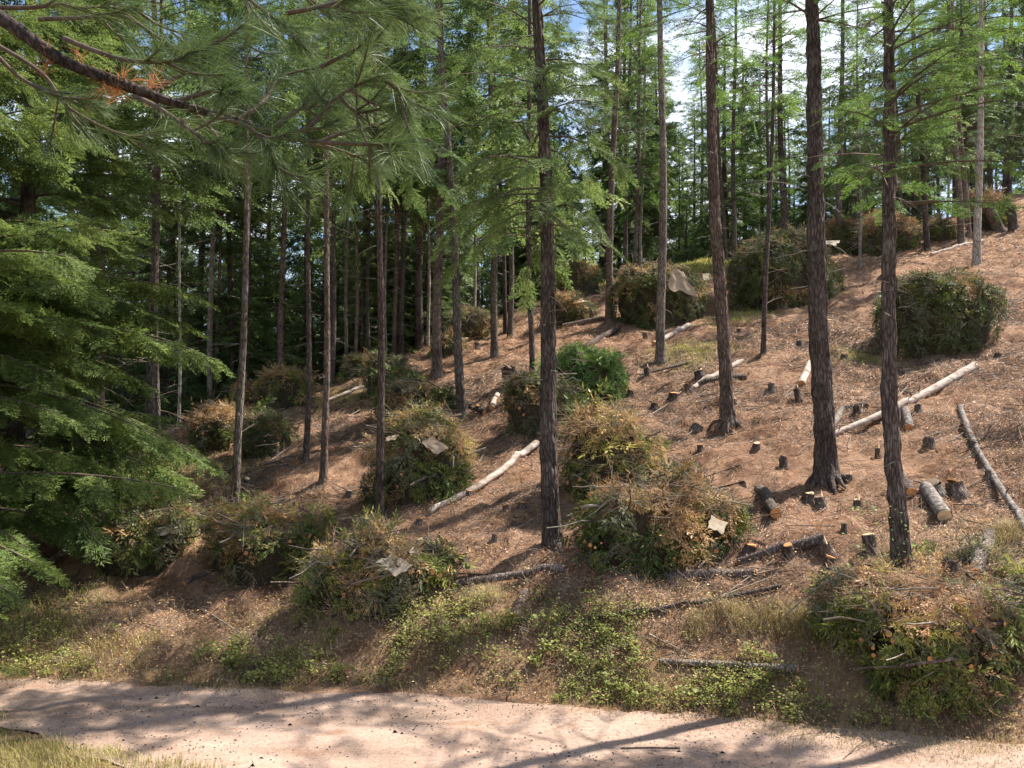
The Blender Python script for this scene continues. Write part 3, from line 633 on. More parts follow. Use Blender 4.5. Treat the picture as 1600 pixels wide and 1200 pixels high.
# ------------------------------------------------------------------ paper sheets on piles
def sheet(px, py, wpx, hpx, mat, label, Y, tilt=.5, rot=0, seed=0):
    """crumpled sheet centred on a pixel's ray at depth Y, leaning back by tilt"""
    r = np.random.default_rng(seed); c = at(px, py, Y); s = .85 * Y / F; n = 14
    u, v = np.meshgrid(np.linspace(-.5, .5, n), np.linspace(-.5, .5, n))
    uu = u * (1 - .5 * (v + .5) * (seed == 3)) + .07 * vn(v * 4 + u * 2, v * 0 + seed, 1) + .35 * v * r.uniform(-1, 1); vv = v + .07 * vn(u * 3 + v * 2, u * 0 + seed, 2) + .25 * u * r.uniform(-1, 1)
    f = .05 * np.sin(u * 14 + seed) * (v < .2) + .03 * np.sin(v * 11 + u * 5) + .05 * vn(u * 5, v * 5, seed)
    w, h = wpx * s, hpx * s
    X = uu * w; Zl = vv * h / max(.25, math.cos(tilt)); V = np.stack([X * math.cos(rot) - Zl * math.sin(rot), Zl * math.cos(rot) + X * math.sin(rot), np.zeros_like(X)], -1)
    P = np.stack([V[..., 0], V[..., 1] * math.sin(tilt) + f * .6 * math.cos(tilt) * min(1, w), V[..., 1] * math.cos(tilt) + f * min(1, w) * .6], -1)
    g = Geo(); i = np.arange(n - 1)[:, None]; j = np.arange(n - 1)[None]
    Q = np.stack([i * n + j, i * n + j + 1, (i + 1) * n + j + 1, (i + 1) * n + j], -1).reshape(-1, 4)
    keep = r.uniform(size=len(Q)) > -1
    g.grid(P.reshape(-1, 3), Q[keep]); g.grid(P.reshape(-1, 3) + [0, .004, -.002], Q[keep][:, ::-1])
    o = g.build('paper_sheet', mat); o.location = c; tag(o, label, 'paper sheet', 'paper sheets covering the piles'); return o
def pY(l, k=.5): q = PILE3D[l]; return q[1].y - q[3] * (k + .12) - .08
sheet(1062, 438, 56, 44, M['paper'], 'large tan sheet draped over the front edge of a dark pile', pY('the tan sheet pile', .98), .35, -.25, 3)
sheet(1293, 379, 36, 12, M['paper_pale'], 'white sheet lying on the wide pile behind the thickest right trunk', pY('the white sheet pile', .4), .9, -.1, 4)
sheet(617, 881, 50, 26, M['paper_pale'], 'white sheet sloping over the yellow topped pile', pY('the yellow topped pile', .75), .8, -.75, 5)
sheet(1121, 820, 30, 22, M['paper_pale'], 'cream torn sheet tucked in the right shoulder of a broad pile', pY('the torn paper pile', .8), .6, -.4, 6)
sheet(680, 696, 40, 22, M['paper'], 'brown paper flap hanging from the rust coloured pile crown', pY('the brown flap pile', .9), .5, -.8, 7)
sheet(262, 828, 42, 14, M['paper_pale'], 'cream paper scrap on the pile screened by the left fir', pY('the screened left pile', .5), .7, .1, 8)
sheet(384, 832, 34, 8, M['paper'], 'narrow tan paper edge among sticks on the stick covered pile', pY('the stick covered pile', .7), .7, .1, 9)
sheet(1103, 432, 12, 12, M['paper_pale'], 'small pale scrap right of the large tan sheet', pY('the tan sheet pile', .7), .5, .3, 10)
sheet(905, 470, 22, 8, M['paper_pale'], 'white scrap on the low pile below the small crest pile', pY('the low white scrap pile', .4), .8, .2, 11)
sheet(640, 609, 30, 7, M['paper_pale'], 'pale paper scrap on the low pile behind the slender reddish trunk', pY('the low paper scrap pile', .4), .9, .1, 12)
sheet(612, 684, 20, 9, M['paper'], 'tan scrap at the left end of the brown flap pile', pY('the brown flap pile', .6), .8, .1, 13)

# ------------------------------------------------------------------ logs
def log(p0, p1, w0, w1, mat, label, name='fallen_log', caps=('cut', 'cut'), lift=.5, sag=0, bumpy=.01, bend=0):
    a, b = cast(*p0), cast(*p1); d0, d1 = proj(a)[2], proj(b)[2]
    r0, r1 = w0 * d0 / F / 2, w1 * d1 / F / 2; n = max(6, int((b - a).length / .12)); t = np.linspace(0, 1, n)
    A, B = np.array(a), np.array(b); P = A + (B - A) * t[:, None]; rr = r0 + (r1 - r0) * t
    perp = norm(np.cross(B - A, [0, 0, 1])); P = P + perp * (bend * np.sin(t * math.pi * 1.3))[:, None]
    hz = terrain(P[:, 0], P[:, 1]); line = A[2] + (B[2] - A[2]) * t
    need = np.max(hz - line); P[:, 2] = np.maximum(line + max(0, need) * .5, hz) * .5 + np.maximum(line, hz) * .5 + rr * lift
    root = thing(name, label, 'log', a); c = np.array(a)
    g = Geo(); g.tube(P - c, rr, 16, 0, bumpy, seed=int(p0[0])); g.build('bark' if 'bark' in mat or 'mottled' in mat else 'stem', M[mat], root)
    dd = norm(P[1] - P[0])
    for e, s_, cp in ((0, -1, caps[0]), (-1, 1, caps[1])):
        if cp:
            g = Geo(); dv = norm(P[1] - P[0]) * -1 if e == 0 else norm(P[-1] - P[-2])
            g.tube([P[e] - c - dv * .004, P[e] - c + dv * .012], [rr[e] * .93, rr[e] * .9], 16, 0, cap=(None, 0)); g.build('cut_face', M[cp], root)
    r = np.random.default_rng(int(p1[0])); 
    if (b - a).length > 1.5 and name == 'fallen_log':
        for k in range(int((b - a).length * 1.6)):
            q = r.integers(1, n - 1); dv = norm(r.normal(0, 1, 3) + [0, 0, .8]); L = r.uniform(.04, .16)
            g = Geo(); g.tube([P[q] - c + dv * rr[q] * .5, P[q] - c + dv * (rr[q] + L)], [.012, .006], 6, 0, cap=(None, 0)); g.build('branch_stub', M['branch'], root)
    LM_PENDING.append(((p0[0] + p1[0]) / 2, (p0[1] + p1[1]) / 2))
    return root
LM_PENDING = []
log((1302, 685), (1530, 578), 9, 14, 'log_pale', 'long pale barkless log lying diagonally across the right slope', caps=(None, 'cut_pale'), bend=.12)
log((672, 806), (846, 698), 10, 11, 'log_pale', 'long pale crooked log ending behind the thick centre fir', caps=('cut_pale', None), bend=.14)
log((1500, 640), (1599, 836), 8, 12, 'log_mottled', 'mottled grey slender log running down the right edge of the slope', caps=(None, None), bend=.06)
log((1083, 611), (1159, 568), 9, 9, 'log_pale', 'upper of the two short crossed pale logs', 'cut_log', ('cut', 'cut_pale'))
log((1092, 606), (1166, 595), 9, 10, 'bark_grey', 'lower grey one of the two short crossed logs', 'cut_log', ('cut_pale', 'cut'))
log((1187, 772), (1212, 812), 17, 18, 'bark_grey', 'short thick dark log with orange cut end, alone left of the thickest right trunk', 'cut_log')
log((1447, 768), (1476, 812), 20, 23, 'log_mottled', 'short lichen spotted log with yellowish cut end beside two stumps', 'cut_log', ('cut', 'cut_pale'))
log((1403, 745), (1424, 776), 15, 16, 'bark', 'short log with orange end leaning beside the trunk with leafy shoots', 'cut_log')
log((1524, 908), (1546, 845), 22, 22, 'bark_grey', 'thick short grey barked log at the right edge above the corner pile', 'cut_log')
log((1252, 604), (1266, 570), 13, 9, 'log_pale', 'short pale split log left of the thickest right trunk', 'cut_log')
log((1414, 645), (1421, 674), 13, 14, 'log_mottled', 'short spotted log end just under the long pale barkless log', 'cut_log')
log((1300, 672), (1316, 642), 10, 9, 'bark_grey', 'small log right beside the thickest right trunk', 'cut_log')
log((1318, 642), (1356, 637), 9, 8, 'bark_red', 'small reddish log lying level above the long pale log', 'cut_log')
log((1152, 886), (1288, 850), 12, 18, 'bark', 'dark rotten log on the lower slope between orange topped stumps', caps=('cut', None))
log((695, 918), (880, 896), 10, 14, 'bark', 'dark fallen trunk below the thick centre fir', caps=(None, None), lift=.3)
log((1045, 908), (1182, 902), 15, 14, 'bark', 'dark level log at the foot of the torn paper pile', caps=(None, 'cut'), lift=.3)
log((905, 978), (1222, 926), 5, 7, 'bark', 'thin dark fallen pole slanting over the bank top', caps=(None, None), bend=.1, lift=1.5)
log((1030, 1044), (1246, 1059), 9, 13, 'bark_grey', 'grey log with orange cut end lying level in the roadside plants', caps=(None, 'cut'), lift=1.2)
log((803, 970), (821, 926), 15, 11, 'bark_red', 'short broken pinkish log pointing down the bank at centre', 'cut_log')
log((914, 546), (966, 516), 9, 9, 'bark_red', 'brown log below the tan sheet pile pointing uphill', 'cut_log')
log((1022, 540), (1076, 511), 8, 8, 'log_pale', 'pale log uphill beside the slim trunk by the tan sheet', 'cut_log')
log((876, 622), (912, 624), 11, 11, 'bark_red', 'short log under the vivid green boughs', 'cut_log')
log((880, 512), (944, 500), 7, 8, 'bark_red', 'thin reddish log below the low white scrap pile', 'cut_log')
log((510, 628), (568, 606), 5, 7, 'log_pale', 'pale thin log near the forest edge left of the slender reddish trunk', 'cut_log')
log((262, 724), (296, 703), 6, 9, 'log_pale', 'pale split log left below the pale green topped pile', 'cut_log')
log((342, 748), (366, 736), 8, 7, 'bark_grey', 'short log at the foot of the slim curved left trunk', 'cut_log')
log((288, 917), (322, 900), 10, 8, 'bark_red', 'brown branch butt beside the left foot of the stick covered pile', 'cut_log')
log((78, 884), (110, 858), 10, 10, 'log_pale', 'pale log below the left fir branches', 'cut_log')
log((768, 642), (777, 622), 9, 8, 'log_pale', 'tiny pale log right of the left-leaning grey trunk', 'cut_log')
log((735, 640), (757, 649), 8, 8, 'bark', 'small dark log at the foot of the left-leaning grey trunk', 'cut_log')
log((1455, 400), (1535, 380), 5, 7, 'log_pale', 'pale log below the small right crest pile', 'cut_log')
log((1000, 588), (1075, 568), 4, 4, 'bark_grey', 'thin grey pole on the slope below the slim trunk by the tan sheet', 'cut_log', (None, None))
log((970, 1171), (1062, 1173), 2.5, 3.5, 'bark', 'thin dark twig lying on the gravel road', 'fallen_branch', (None, None), lift=.9)

# ------------------------------------------------------------------ stumps
STUMPS = [(727, 886, 13, 14, 1), (773, 845, 8, 9, 1), (792, 796, 9, 7, 1), (816, 792, 9, 7, 1), (733, 777, 10, 9, 1), (1168, 870, 18, 16, 1), (1233, 872, 14, 18, 1), (1298, 892, 17, 18, 1), (1293, 868, 20, 22, 0),
 (1361, 862, 19, 26, 0), (1452, 700, 15, 18, 0), (1225, 730, 12, 20, 0), (1372, 716, 7, 18, 0), (1456, 768, 28, 17, 0), (1496, 772, 25, 18, 1), (1262, 782, 16, 14, 0), (1282, 788, 14, 14, 0), (1076, 612, 13, 10, 1), (1094, 590, 14, 12, 0),
 (1206, 611, 9, 15, 0), (1248, 627, 9, 24, 0), (1050, 628, 14, 14, 1), (1146, 632, 9, 10, 0), (1318, 832, 8, 18, 0), (1395, 742, 10, 10, 0), (797, 604, 22, 30, 0), (1482, 912, 22, 34, 0), (1562, 364, 17, 42, 0), (1584, 356, 13, 34, 0), (432, 708, 9, 9, 1),
 (388, 757, 9, 13, 0), (1088, 672, 16, 12, 0), (1012, 585, 8, 14, 0), (1182, 700, 10, 9, 0), (1435, 645, 10, 16, 0), (1340, 648, 10, 14, 0), (745, 545, 10, 12, 0), (708, 612, 9, 10, 0), (748, 643, 9, 9, 1), (1022, 640, 10, 12, 0),
 (1130, 585, 8, 12, 0), (985, 620, 9, 12, 0), (655, 820, 9, 8, 1), (545, 775, 9, 9, 0), (890, 745, 9, 8, 1), (1160, 760, 10, 9, 0), (1210, 800, 8, 7, 1), (1075, 765, 10, 9, 1), (1340, 790, 9, 10, 0), (1520, 700, 10, 12, 0), (1545, 745, 9, 9, 0), (1095, 705, 9, 9, 1), (1325, 750, 11, 10, 0), (560, 645, 8, 9, 0), (1155, 520, 7, 9, 0), (1250, 540, 8, 9, 0), (1010, 530, 8, 10, 1), (968, 560, 8, 9, 1), (1320, 560, 9, 8, 0), (1560, 560, 10, 9, 0)]
r = np.random.default_rng(202)
while len(STUMPS) < 62:
    px, py = r.uniform(520, 1590), r.uniform(500, 900)
    if py < 900 - (px - 500) * .45 - 40 or any(abs(px - p[0]) < p[3] * .55 and p[2] - 10 < py < p[1] + 12 for p in PILES): continue
    sc = (py - 380) / 420; STUMPS.append((px, py, r.uniform(4, 8) * (.5 + sc), r.uniform(5, 13) * (.5 + sc), int(r.uniform() < .35)))
for k, (px, py, w, h, o_) in enumerate(STUMPS):
    b = cast(px, py)
    if b is None: continue
    d = proj(b)[2]; rr = w * d / F / 2; hh = h * d / F; r = np.random.default_rng(k + 400)
    col_ = ['dark', 'weathered grey', 'brown'][k % 3]
    lab = auto_label(('orange topped' if o_ else col_) + ' stump' + (' cut tall' if h > 24 else ''), px, py)
    root = thing('tree_stump', lab, 'stump', b, 'cut stumps on the slope'); root.rotation_euler = (r.normal(0, .13), r.normal(0, .16), 0); hh *= 1 if o_ or h > 24 else .75
    g = Geo(); z = np.linspace(-.15, hh, 9); g.tube(np.stack([z * 0, z * 0, z], -1), rr * (1 + .35 * np.exp(-np.clip(z, 0, 9) / .06)), 20, 0, .02, seed=k); g.build('bark', M[['bark', 'bark_grey', 'bark_red'][k % 3]], root)
    g = Geo(); tl = r.normal(0, .12); g.tube([[0, 0, hh - .01], [tl * rr, 0, hh + .012]], [rr * .95, rr * .9], 20, 0, cap=(None, 0)); g.build('cut_face', M['cut' if o_ else ('cut_pale', 'stick', 'bark_grey')[k % 3]], root)
    if k % 4 == 0 and not o_:
        g = Geo(); g.sticks([[rr * .5, 0, hh - .02]], [[rr * .7, 0, hh + .1]], .02, .004); g.build('splinter', M['cut_pale'], root)

# ------------------------------------------------------------------ secondary trunks (their own trees, thinner, farther)
SEC = [(238, 765, 240, 250, 15), (247, 752, 248, 250, 9), (160, 722, 155, 400, 12), (280, 640, 283, 380, 5), (328, 622, 332, 380, 9), (339, 612, 341, 400, 6), (361, 632, 358, 350, 9), (381, 600, 392, 100, 5),
 (440, 585, 441, 390, 10), (518, 602, 522, 430, 8), (541, 585, 543, 400, 6), (555, 575, 558, 300, 6), (576, 570, 578, 300, 6), (603, 560, 604, 300, 5), (616, 560, 618, 290, 8), (627, 555, 629, 270, 9), (669, 540, 668, 330, 5),
 (742, 515, 741, 420, 5), (790, 520, 785, 400, 7), (797, 527, 798, 440, 9), (992, 405, 996, 270, 7), (1001, 400, 1003, 330, 5), (1146, 402, 1148, 120, 8), (1135, 400, 1130, 320, 7), (1226, 362, 1220, 140, 12), (1310, 372, 1316, 50, 10), (1343, 420, 1342, 160, 5),
 (1386, 430, 1388, 180, 14), (1405, 340, 1400, 200, 10), (1433, 350, 1428, 100, 10), (1449, 392, 1434, 150, 9), (1502, 378, 1489, 140, 10), (1512, 372, 1494, 130, 11), (1526, 412, 1535, 0, 12), (1570, 295, 1577, 120, 9), (1480, 350, 1484, 200, 4), (1575, 290, 1590, 180, 6), (1197, 350, 1199, 220, 6)]
for k, (bx, by, tx, ty, w) in enumerate(SEC):
    r = np.random.default_rng(k + 700)
    b = cast(bx, by)
    if b is None:
        cY = 46.0; b = at(bx, by, cY); b.z = gz(b.x, b.y)
    top = at(tx, ty, b.y); ax = (top - b).normalized(); d = proj(b)[2]; r0 = w * d / F / 2; H = r.uniform(14, 19) if w > 5.5 else r.uniform(10, 14)
    kind = ['fir', 'larch', 'fir', 'pine'][k % 4] if bx > 850 else 'fir'
    tint = 'pale' if (w <= 5 or k == 33) else ['dark', 'brown', 'reddish'][k % 3]
    root = thing({'fir': 'fir_tree', 'larch': 'larch_tree', 'pine': 'pine_tree'}[kind], auto_label(f'{tint} slim {kind} trunk standing' if w < 9 else f'{tint} {kind} trunk standing', bx, by), 'tree', b, 'slim trunks along the forest edge')
    root.rotation_euler = Vector((0, 0, 1)).rotation_difference(ax).to_euler()
    g = trunk_geo(H, r0, r0 * .35, k + 300, seg=12, step=.3, flare=.25)
    ch = (ty + 120 if ty < 300 else ty); chh = (at(tx, min(ch, 330), b.y).z - b.z) / ax.z; chh = min(max(chh, 2.5), H * .75)
    stubs(g, .8, chh + 1, 26, r0, 1.0, k + 33, 1, .009)
    g.build('trunk', [M['bark_pale' if tint == 'pale' else ['bark', 'bark_grey', 'bark_red'][k % 3]], M['twig_grey']], root)
    leaf = {'larch': M['larch'], 'pine': M['pine'], 'fir': M['fir']}[kind]
    crown_obj(root, kind, leaf, chh, H, r.uniform(1.3, 2.0), 62, .135, k + 500, droop=.22, pexp=.7, low=.6, sub=.34)

# ------------------------------------------------------------------ background forest
protos = []
def proto(kind, leaf, h0, H, Rm, nb, ls, seed, **kw):
    root = bpy.data.objects.new('%s_tree' % kind, None)
    g = trunk_geo(H, .16, .03, seed, seg=8, step=.8, flare=.2); stubs(g, .8, h0 + 1, 14, .12, 1.0, seed, 1, .012); t = g.build('trunk', [M['bark'], M['twig_grey']]); 
    c = crown_obj(None, kind, leaf, h0, H, Rm, nb, ls, seed, **kw)
    for o in (t, c): col.objects.unlink(o)
    protos.append((kind, H, t, c))
proto('fir', M['fir'], 1.2, 16, 2.5, 125, .15, 1, droop=.3, pexp=.75, low=.8, sub=.36)
proto('fir', M['fir'], 3.5, 17, 2.3, 105, .15, 2, droop=.3, pexp=.7, low=.7, sub=.36)
proto('fir', M['fir'], .5, 11, 2.1, 120, .15, 3, droop=.25, pexp=.9, low=.9, sub=.36)
proto('pine', M['pine'], 2.0, 14, 2.3, 85, .5, 4, droop=.05, pexp=.55, low=.7)
proto('larch', M['larch'], 3.0, 16, 1.9, 90, .14, 5, droop=.1, pexp=.7, low=.7, sub=.4)
proto('fir', M['fir'], 5.5, 19, 2.5, 105, .15, 6, droop=.3, pexp=.7, low=.7, sub=.38)
proto('fir', M['fir'], 8.5, 14.5, 1.5, 60, .15, 9, droop=.3, pexp=.7, low=.7, sub=.38)
proto('pine', M['pine'], .4, 4.5, 1.2, 36, .3, 8, droop=.0, pexp=.8, low=.9)
KW = {'fir': 'dark fir', 'pine': 'fluffy pine', 'larch': 'feathery larch'}
def put(pi, px, Y, Htarget, rz, sx=1.0, lab=None):
    kind, H, t, c = protos[pi]
    x = (px - 800) / F * Y; z = gz(x, Y); s = Htarget / H
    tp = proj((x, Y, z + Htarget)); bp = proj((x, Y, z + Htarget * .35))
    small = ' sapling' if pi == 7 else ' tree'
    lab = lab or auto_label(('distant ' if Y > 60 else 'farther ' if Y > 45 else '') + ('tall ' if Htarget > 15 else 'short ' if Htarget < 9 else '') + KW[kind] + small, bp[0], max(0, bp[1]))
    root = thing(kind + '_tree', lab, 'tree', (x, Y, z), 'background conifers beyond the crest')
    root.rotation_euler = (0, 0, rz); root.scale = (s * sx, s * sx, s)
    for src in (t, c):
        o = src.copy(); col.objects.link(o); o.parent = root
    return root
# top limit (pixel row the tree may reach) by column keeps the sky gaps of the place open
lim = lambda px: np.interp(px, [-200, 330, 345, 430, 445, 600, 860, 885, 925, 945, 1030, 1045, 1085, 1110, 1180, 1200, 1300, 1320, 1450, 1500, 1700, 1900], [-400, -300, 60, 60, -300, -300, -300, 330, 330, -60, -60, 200, 200, -100, -100, 150, 150, 60, 150, -100, -200, -400])
r = np.random.default_rng(77)
bgk = 0; placed = []
for row, (Y0, Y1, n, jit) in enumerate([(25, 36, 17, 1), (34, 48, 36, 1), (46, 64, 58, 1), (62, 84, 54, 1), (84, 120, 54, 1)]):
    for q in range(n):
        px = -150 + (q + r.uniform(0, 1)) / n * 1900
        Y = r.uniform(Y0, Y1); x = (px - 800) / F * Y
        if Y < float(crestY(x)) + (1.5 if px < 700 else 4): Y = float(crestY(x)) + r.uniform(1.5, 12); x = (px - 800) / F * Y
        z = gz(x, Y); maxH = CAMZ + (600 - lim(px)) / F * Y * 1.0 + sP * Y - z
        pi = r.choice([0, 0, 2, 2, 0, 1, 3, 2] if px < 850 else [0, 1, 3, 3, 4, 5, 2, 4])
        Ht = min(protos[pi][1] * r.uniform(.85, 1.35), maxH)
        if (200 < px < 820 and row in (0, 1, 2) and r.uniform() < .3): continue
        if Ht < 3 or (px > 1000 and row > 1 and r.uniform() < .06): continue
        if Ht < 8: pi = 2
        put(int(pi), px, Y, Ht, r.uniform(0, 6.28), r.uniform(.85, 1.15))
for (px, Y, Ht) in [(1075, 43, 3.2), (1215, 43, 3.5), (1115, 46, 4.5), (1330, 41, 4), (1180, 48, 5.5), (1245, 52, 6), (1460, 50, 5), (1000, 46, 4.5), (940, 47, 5), (720, 40, 4), (560, 33, 3.5)]:
    put(7, px, Y, Ht, px * .37)
for q in range(34):
    px = 230 + (q + r.uniform(0, 1)) / 34 * 680; Y = max(float(crestY((px - 800) / F * 28)) + r.uniform(1, 10), 25)
    put([2, 7, 2, 2][q % 4], px, Y, r.uniform(3.2, 7.5), q * 1.3, 1.25)
# trees standing to the right, out of frame, whose crowns shade the lower slope and the road
for (X, Y, pi, Ht) in [(8.4, 10.6, 6, 13)]:
    put(pi, 800 + X / Y * F, Y, Ht, X, .9, 'tall high crowned fir just beyond the right edge, behind the corner pile')

# ------------------------------------------------------------------ left foreground fir and its neighbours
def big_fir(X, Y, H, Rm, nb, ls, seed, h0, label, r0=.2):
    b = Vector((X, Y, gz(X, Y))); root = thing('fir_tree', label, 'tree', b)
    g = trunk_geo(H, r0, r0 * .3, seed, seg=32, step=.1, bump=.02); stubs(g, .5, 6, 40, r0, 1.4, seed, 1, .008); g.build('trunk', [M['bark'], M['twig_grey']], root)
    crown_obj(root, 'fir', M['near_fir'], h0, H, Rm, nb, ls, seed, droop=.2, pexp=.6, low=.85, sub=.11)
big_fir(-9.0, 12.0, 13, 3.8, 130, .06, 41, 1.5, 'large fir whose sweeping branches fill the left edge of the view')
big_fir(-8.4, 14.6, 14, 3.2, 120, .085, 42, 1.0, 'fir standing behind the large left fir, its tips sunlit', .16)
big_fir(-7.3, 8.6, 2.6, 1.7, 40, .06, 43, .3, 'young fir at the near left edge of the road with tips reaching over it', .07)

# foreground pine: trunk left of the frame, one long branch across the top left
def fore_pine():
    b = Vector((-4.6, 3.4, gz(-4.6, 3.4))); root = thing('pine_tree', 'foreground long needled pine whose branch crosses the upper left corner', 'tree', b)
    g = trunk_geo(9, .19, .1, 61, seg=32, step=.08, bump=.03); g.build('trunk', M['bark_red'], root)
    bo = np.array(b); rr = np.random.default_rng(5)
    def P(px, py, Y): return np.array(at(px, py, Y))
    def curve(pts, n=12):
        pts = np.array(pts); t = np.linspace(0, len(pts) - 1, n * (len(pts) - 1) + 1); i = np.clip(t.astype(int), 0, len(pts) - 2); f = (t - i)[:, None]
        p0 = pts[np.maximum(i - 1, 0)]; p1 = pts[i]; p2 = pts[i + 1]; p3 = pts[np.minimum(i + 2, len(pts) - 1)]
        return .5 * (2 * p1 + (p2 - p0) * f + (2 * p0 - 5 * p1 + 4 * p2 - p3) * f * f + (3 * p1 - p0 - 3 * p2 + p3) * f ** 3)
    Y = 3.5
    # pixel skeletons of the branches: main, then its side shoots (depth drifts along each)
    MB = [[P(-560, -240, 3.4), P(-150, -60, 3.4), P(0, 28, 3.4), P(90, 90, 3.4), P(165, 122, 3.4), P(270, 160, 3.4), P(370, 188, 3.45), P(430, 212, 3.5), P(500, 222, 3.55)]]
    SH = [([(430, 212), (480, 200), (530, 150), (590, 118)], 3.5, -.1), ([(370, 188), (410, 160), (440, 120), (500, 105)], 3.5, .3), ([(500, 222), (545, 205), (600, 200)], 3.55, .1), ([(480, 222), (530, 235), (585, 255)], 3.6, .2),
          ([(270, 160), (320, 145), (360, 130)], 3.4, -.3), ([(100, 60), (150, 80), (205, 95), (270, 95), (300, 80)], 3.3, -.3), ([(60, 30), (120, 28), (190, 25), (250, 60), (290, 80), (335, 60)], 3.6, .3),
          ([(170, 0), (220, 40), (270, 75), (330, 68)], 3.7, .2), ([(210, 150), (250, 170), (300, 205), (345, 240)], 3.3, -.2), ([(300, 170), (340, 215), (345, 235), (400, 240)], 3.45, .2),
          ([(-60, 40), (60, 110), (110, 170), (200, 212), (260, 200)], 3.8, .2), ([(-40, 10), (40, 12), (100, 8), (160, 22), (210, 10)], 3.3, .1), ([(450, 20), (500, 10), (560, -10)], 3.2, .1), ([(400, -60), (470, -10), (540, 25), (600, 20)], 3.4, .1),
          ([(350, -60), (380, -10), (430, 30), (470, 60)], 3.7, .2), ([(-20, 70), (30, 120), (90, 150), (130, 150)], 3.5, .2), ([(530, 150), (560, 175), (610, 165)], 3.5, 0), ([(420, 205), (470, 170), (520, 165)], 3.55, .2), ([(560, -50), (580, -10), (620, 10)], 3.5, .1),
          ([(240, 140), (300, 110), (350, 100), (390, 60)], 3.8, .3), ([(500, 222), (560, 225), (620, 225)], 3.4, -.1), ([(330, 180), (390, 200), (420, 235), (430, 260)], 3.3, -.1), ([(500, 105), (540, 85), (590, 60)], 3.6, .1), ([(590, 118), (620, 140), (632, 170)], 3.4, 0)]
    g = Geo(); pc = curve(MB[0]); rad = np.interp(np.linspace(0, 1, len(pc)), [0, .3, .8, 1], [.042, .027, .013, .007]); g.tube(pc - bo, rad, 14, 0, .006, seed=3)
    g.build('branch', M['bark'], root)
    Q = []; DQ = []; gb = Geo()
    def needles(p, d, n, dead=False):
        th = rr.uniform(0, 6.283, n); sprd = rr.uniform(.12, .95, n); Bm = basis(d, [.1, .3, 1])
        D = np.stack([np.cos(sprd), np.sin(sprd) * np.cos(th), np.sin(sprd) * np.sin(th)], -1) @ Bm
        D[:, 2] -= .08
        base = p + d * rr.uniform(-.1, .02, n)[:, None]; L = rr.uniform(.09, .15, n) * (.65 if dead else 1)
        S = norm(np.cross(D, rr.normal(0, 1, (n, 3)))); D = norm(D); w = .0008; mid = base + D * L[:, None] * .55; mid[:, 2] -= .004; tip = base + D * L[:, None]; tip[:, 2] -= .016
        q1 = np.stack([base - S * w, base + S * w, mid + S * w, mid - S * w], 1); q2 = np.stack([mid - S * w, mid + S * w, tip + S * w * .3, tip - S * w * .3], 1)
        (DQ if dead else Q).append(np.concatenate([q1, q2]))
    for (pp, Y0, dY) in SH:
        pts = [P(x, y, Y0 + .12 + dY * k / (len(pp) - 1) + rr.normal(0, .03)) for k, (x, y) in enumerate(pp)]
        c = curve(pts, 8); rd = np.linspace(.011, .0045, len(c)); gb.tube(c - bo, rd, 7, 0)
        m = len(c)
        for e in range(int(m * .45), m, 3):
            d = norm(c[e] - c[e - 1]); needles(c[e] - bo, d, 30)
        d = norm(c[-1] - c[-2]); needles(c[-1] - bo, d, 110)
        for _ in range(4):               # short side shoots with their own tufts
            e = rr.integers(int(m * .3), m - 1); d0 = norm(c[e] - c[e - 1]); d = norm(d0 + rr.normal(0, .55, 3)); L = rr.uniform(.1, .24)
            mid = c[e] + d * L * .5 + [0, 0, -.01]; d2 = norm(d + [0, 0, .25]); tip = mid + d2 * L * .5
            gb.tube(curve([c[e], mid, tip], 5) - bo, np.linspace(.006, .0035, 11), 6, 0); needles(tip - bo, d2, 80); needles(mid + d2 * L * .25 - bo, d2, 25)
    gb.build('side_shoots', M['branch'], root)
    for (x, y, dx, dy) in [(175, 128, .2, -1), (192, 120, .5, -1), (165, 135, -.6, .3), (235, 130, .3, -1), (205, 125, 1, -.4), (75, 85, .2, -1), (125, 85, -.3, -1), (245, 118, .5, -.6), (185, 128, 1, .2)]:
        needles(P(x, y, 3.4) - bo, norm(np.array([dx, -.2, -dy])), 40, True)
    g = Geo(); g.quads(np.concatenate(Q)); g.build('needles', M['near_pine'], root)
    g = Geo(); g.quads(np.concatenate(DQ)); g.build('dead_needles', M['dead_needles'], root)
fore_pine()

# ------------------------------------------------------------------ small plants and ground stuff
def scatter(n, xr, yr, seed, dens=None):
    r = np.random.default_rng(seed); X = r.uniform(*xr, n); Y = r.uniform(*yr, n)
    k = np.abs(X) < Y * .64 + 1.0
    if dens is not None: k &= r.uniform(size=n) < dens(X, Y)
    X, Y = X[k], Y[k]; return X, Y, terrain(X, Y)
def stuff(g, name, mats):
    o = g.build(name, mats); o['kind'] = 'stuff'; return o
# loose sticks and slash litter over the slope
onslope = lambda X, Y: sst(.3, 1.6, Y - footY(X)) * np.clip(1.25 - (Y - 10) / 40, .25, 1) * (Y < crestY(X) + 3) * np.clip(.55 + .6 * fbm(X * .5, Y * .5, 2, 77), .12, 1)
r = np.random.default_rng(12)
X, Y, Z = [np.concatenate(z_) for z_ in zip(scatter(150000, (-12, 16), (9, 24), 21, onslope), scatter(90000, (-24, 34), (20, 45), 24, onslope))]; n = len(X)
a = r.normal(.35, .75, n); L = r.uniform(.06, .4, n) ** 1.2 * 1.3
dz = (terrain(X + np.cos(a) * L, Y + np.sin(a) * L) - Z); P0 = np.stack([X, Y, Z + .012], -1); P1 = np.stack([X + np.cos(a) * L, Y + np.sin(a) * L, Z + dz + r.uniform(-.01, .07, n)], -1)
g = Geo(); rr_ = r.uniform(.0012, .004, n) ** 1.0 * np.clip(Y / 13, .8, 2.6) * np.where(r.uniform(size=n) > .96, 2.2, 1)
idx3 = r.integers(0, 4, n)
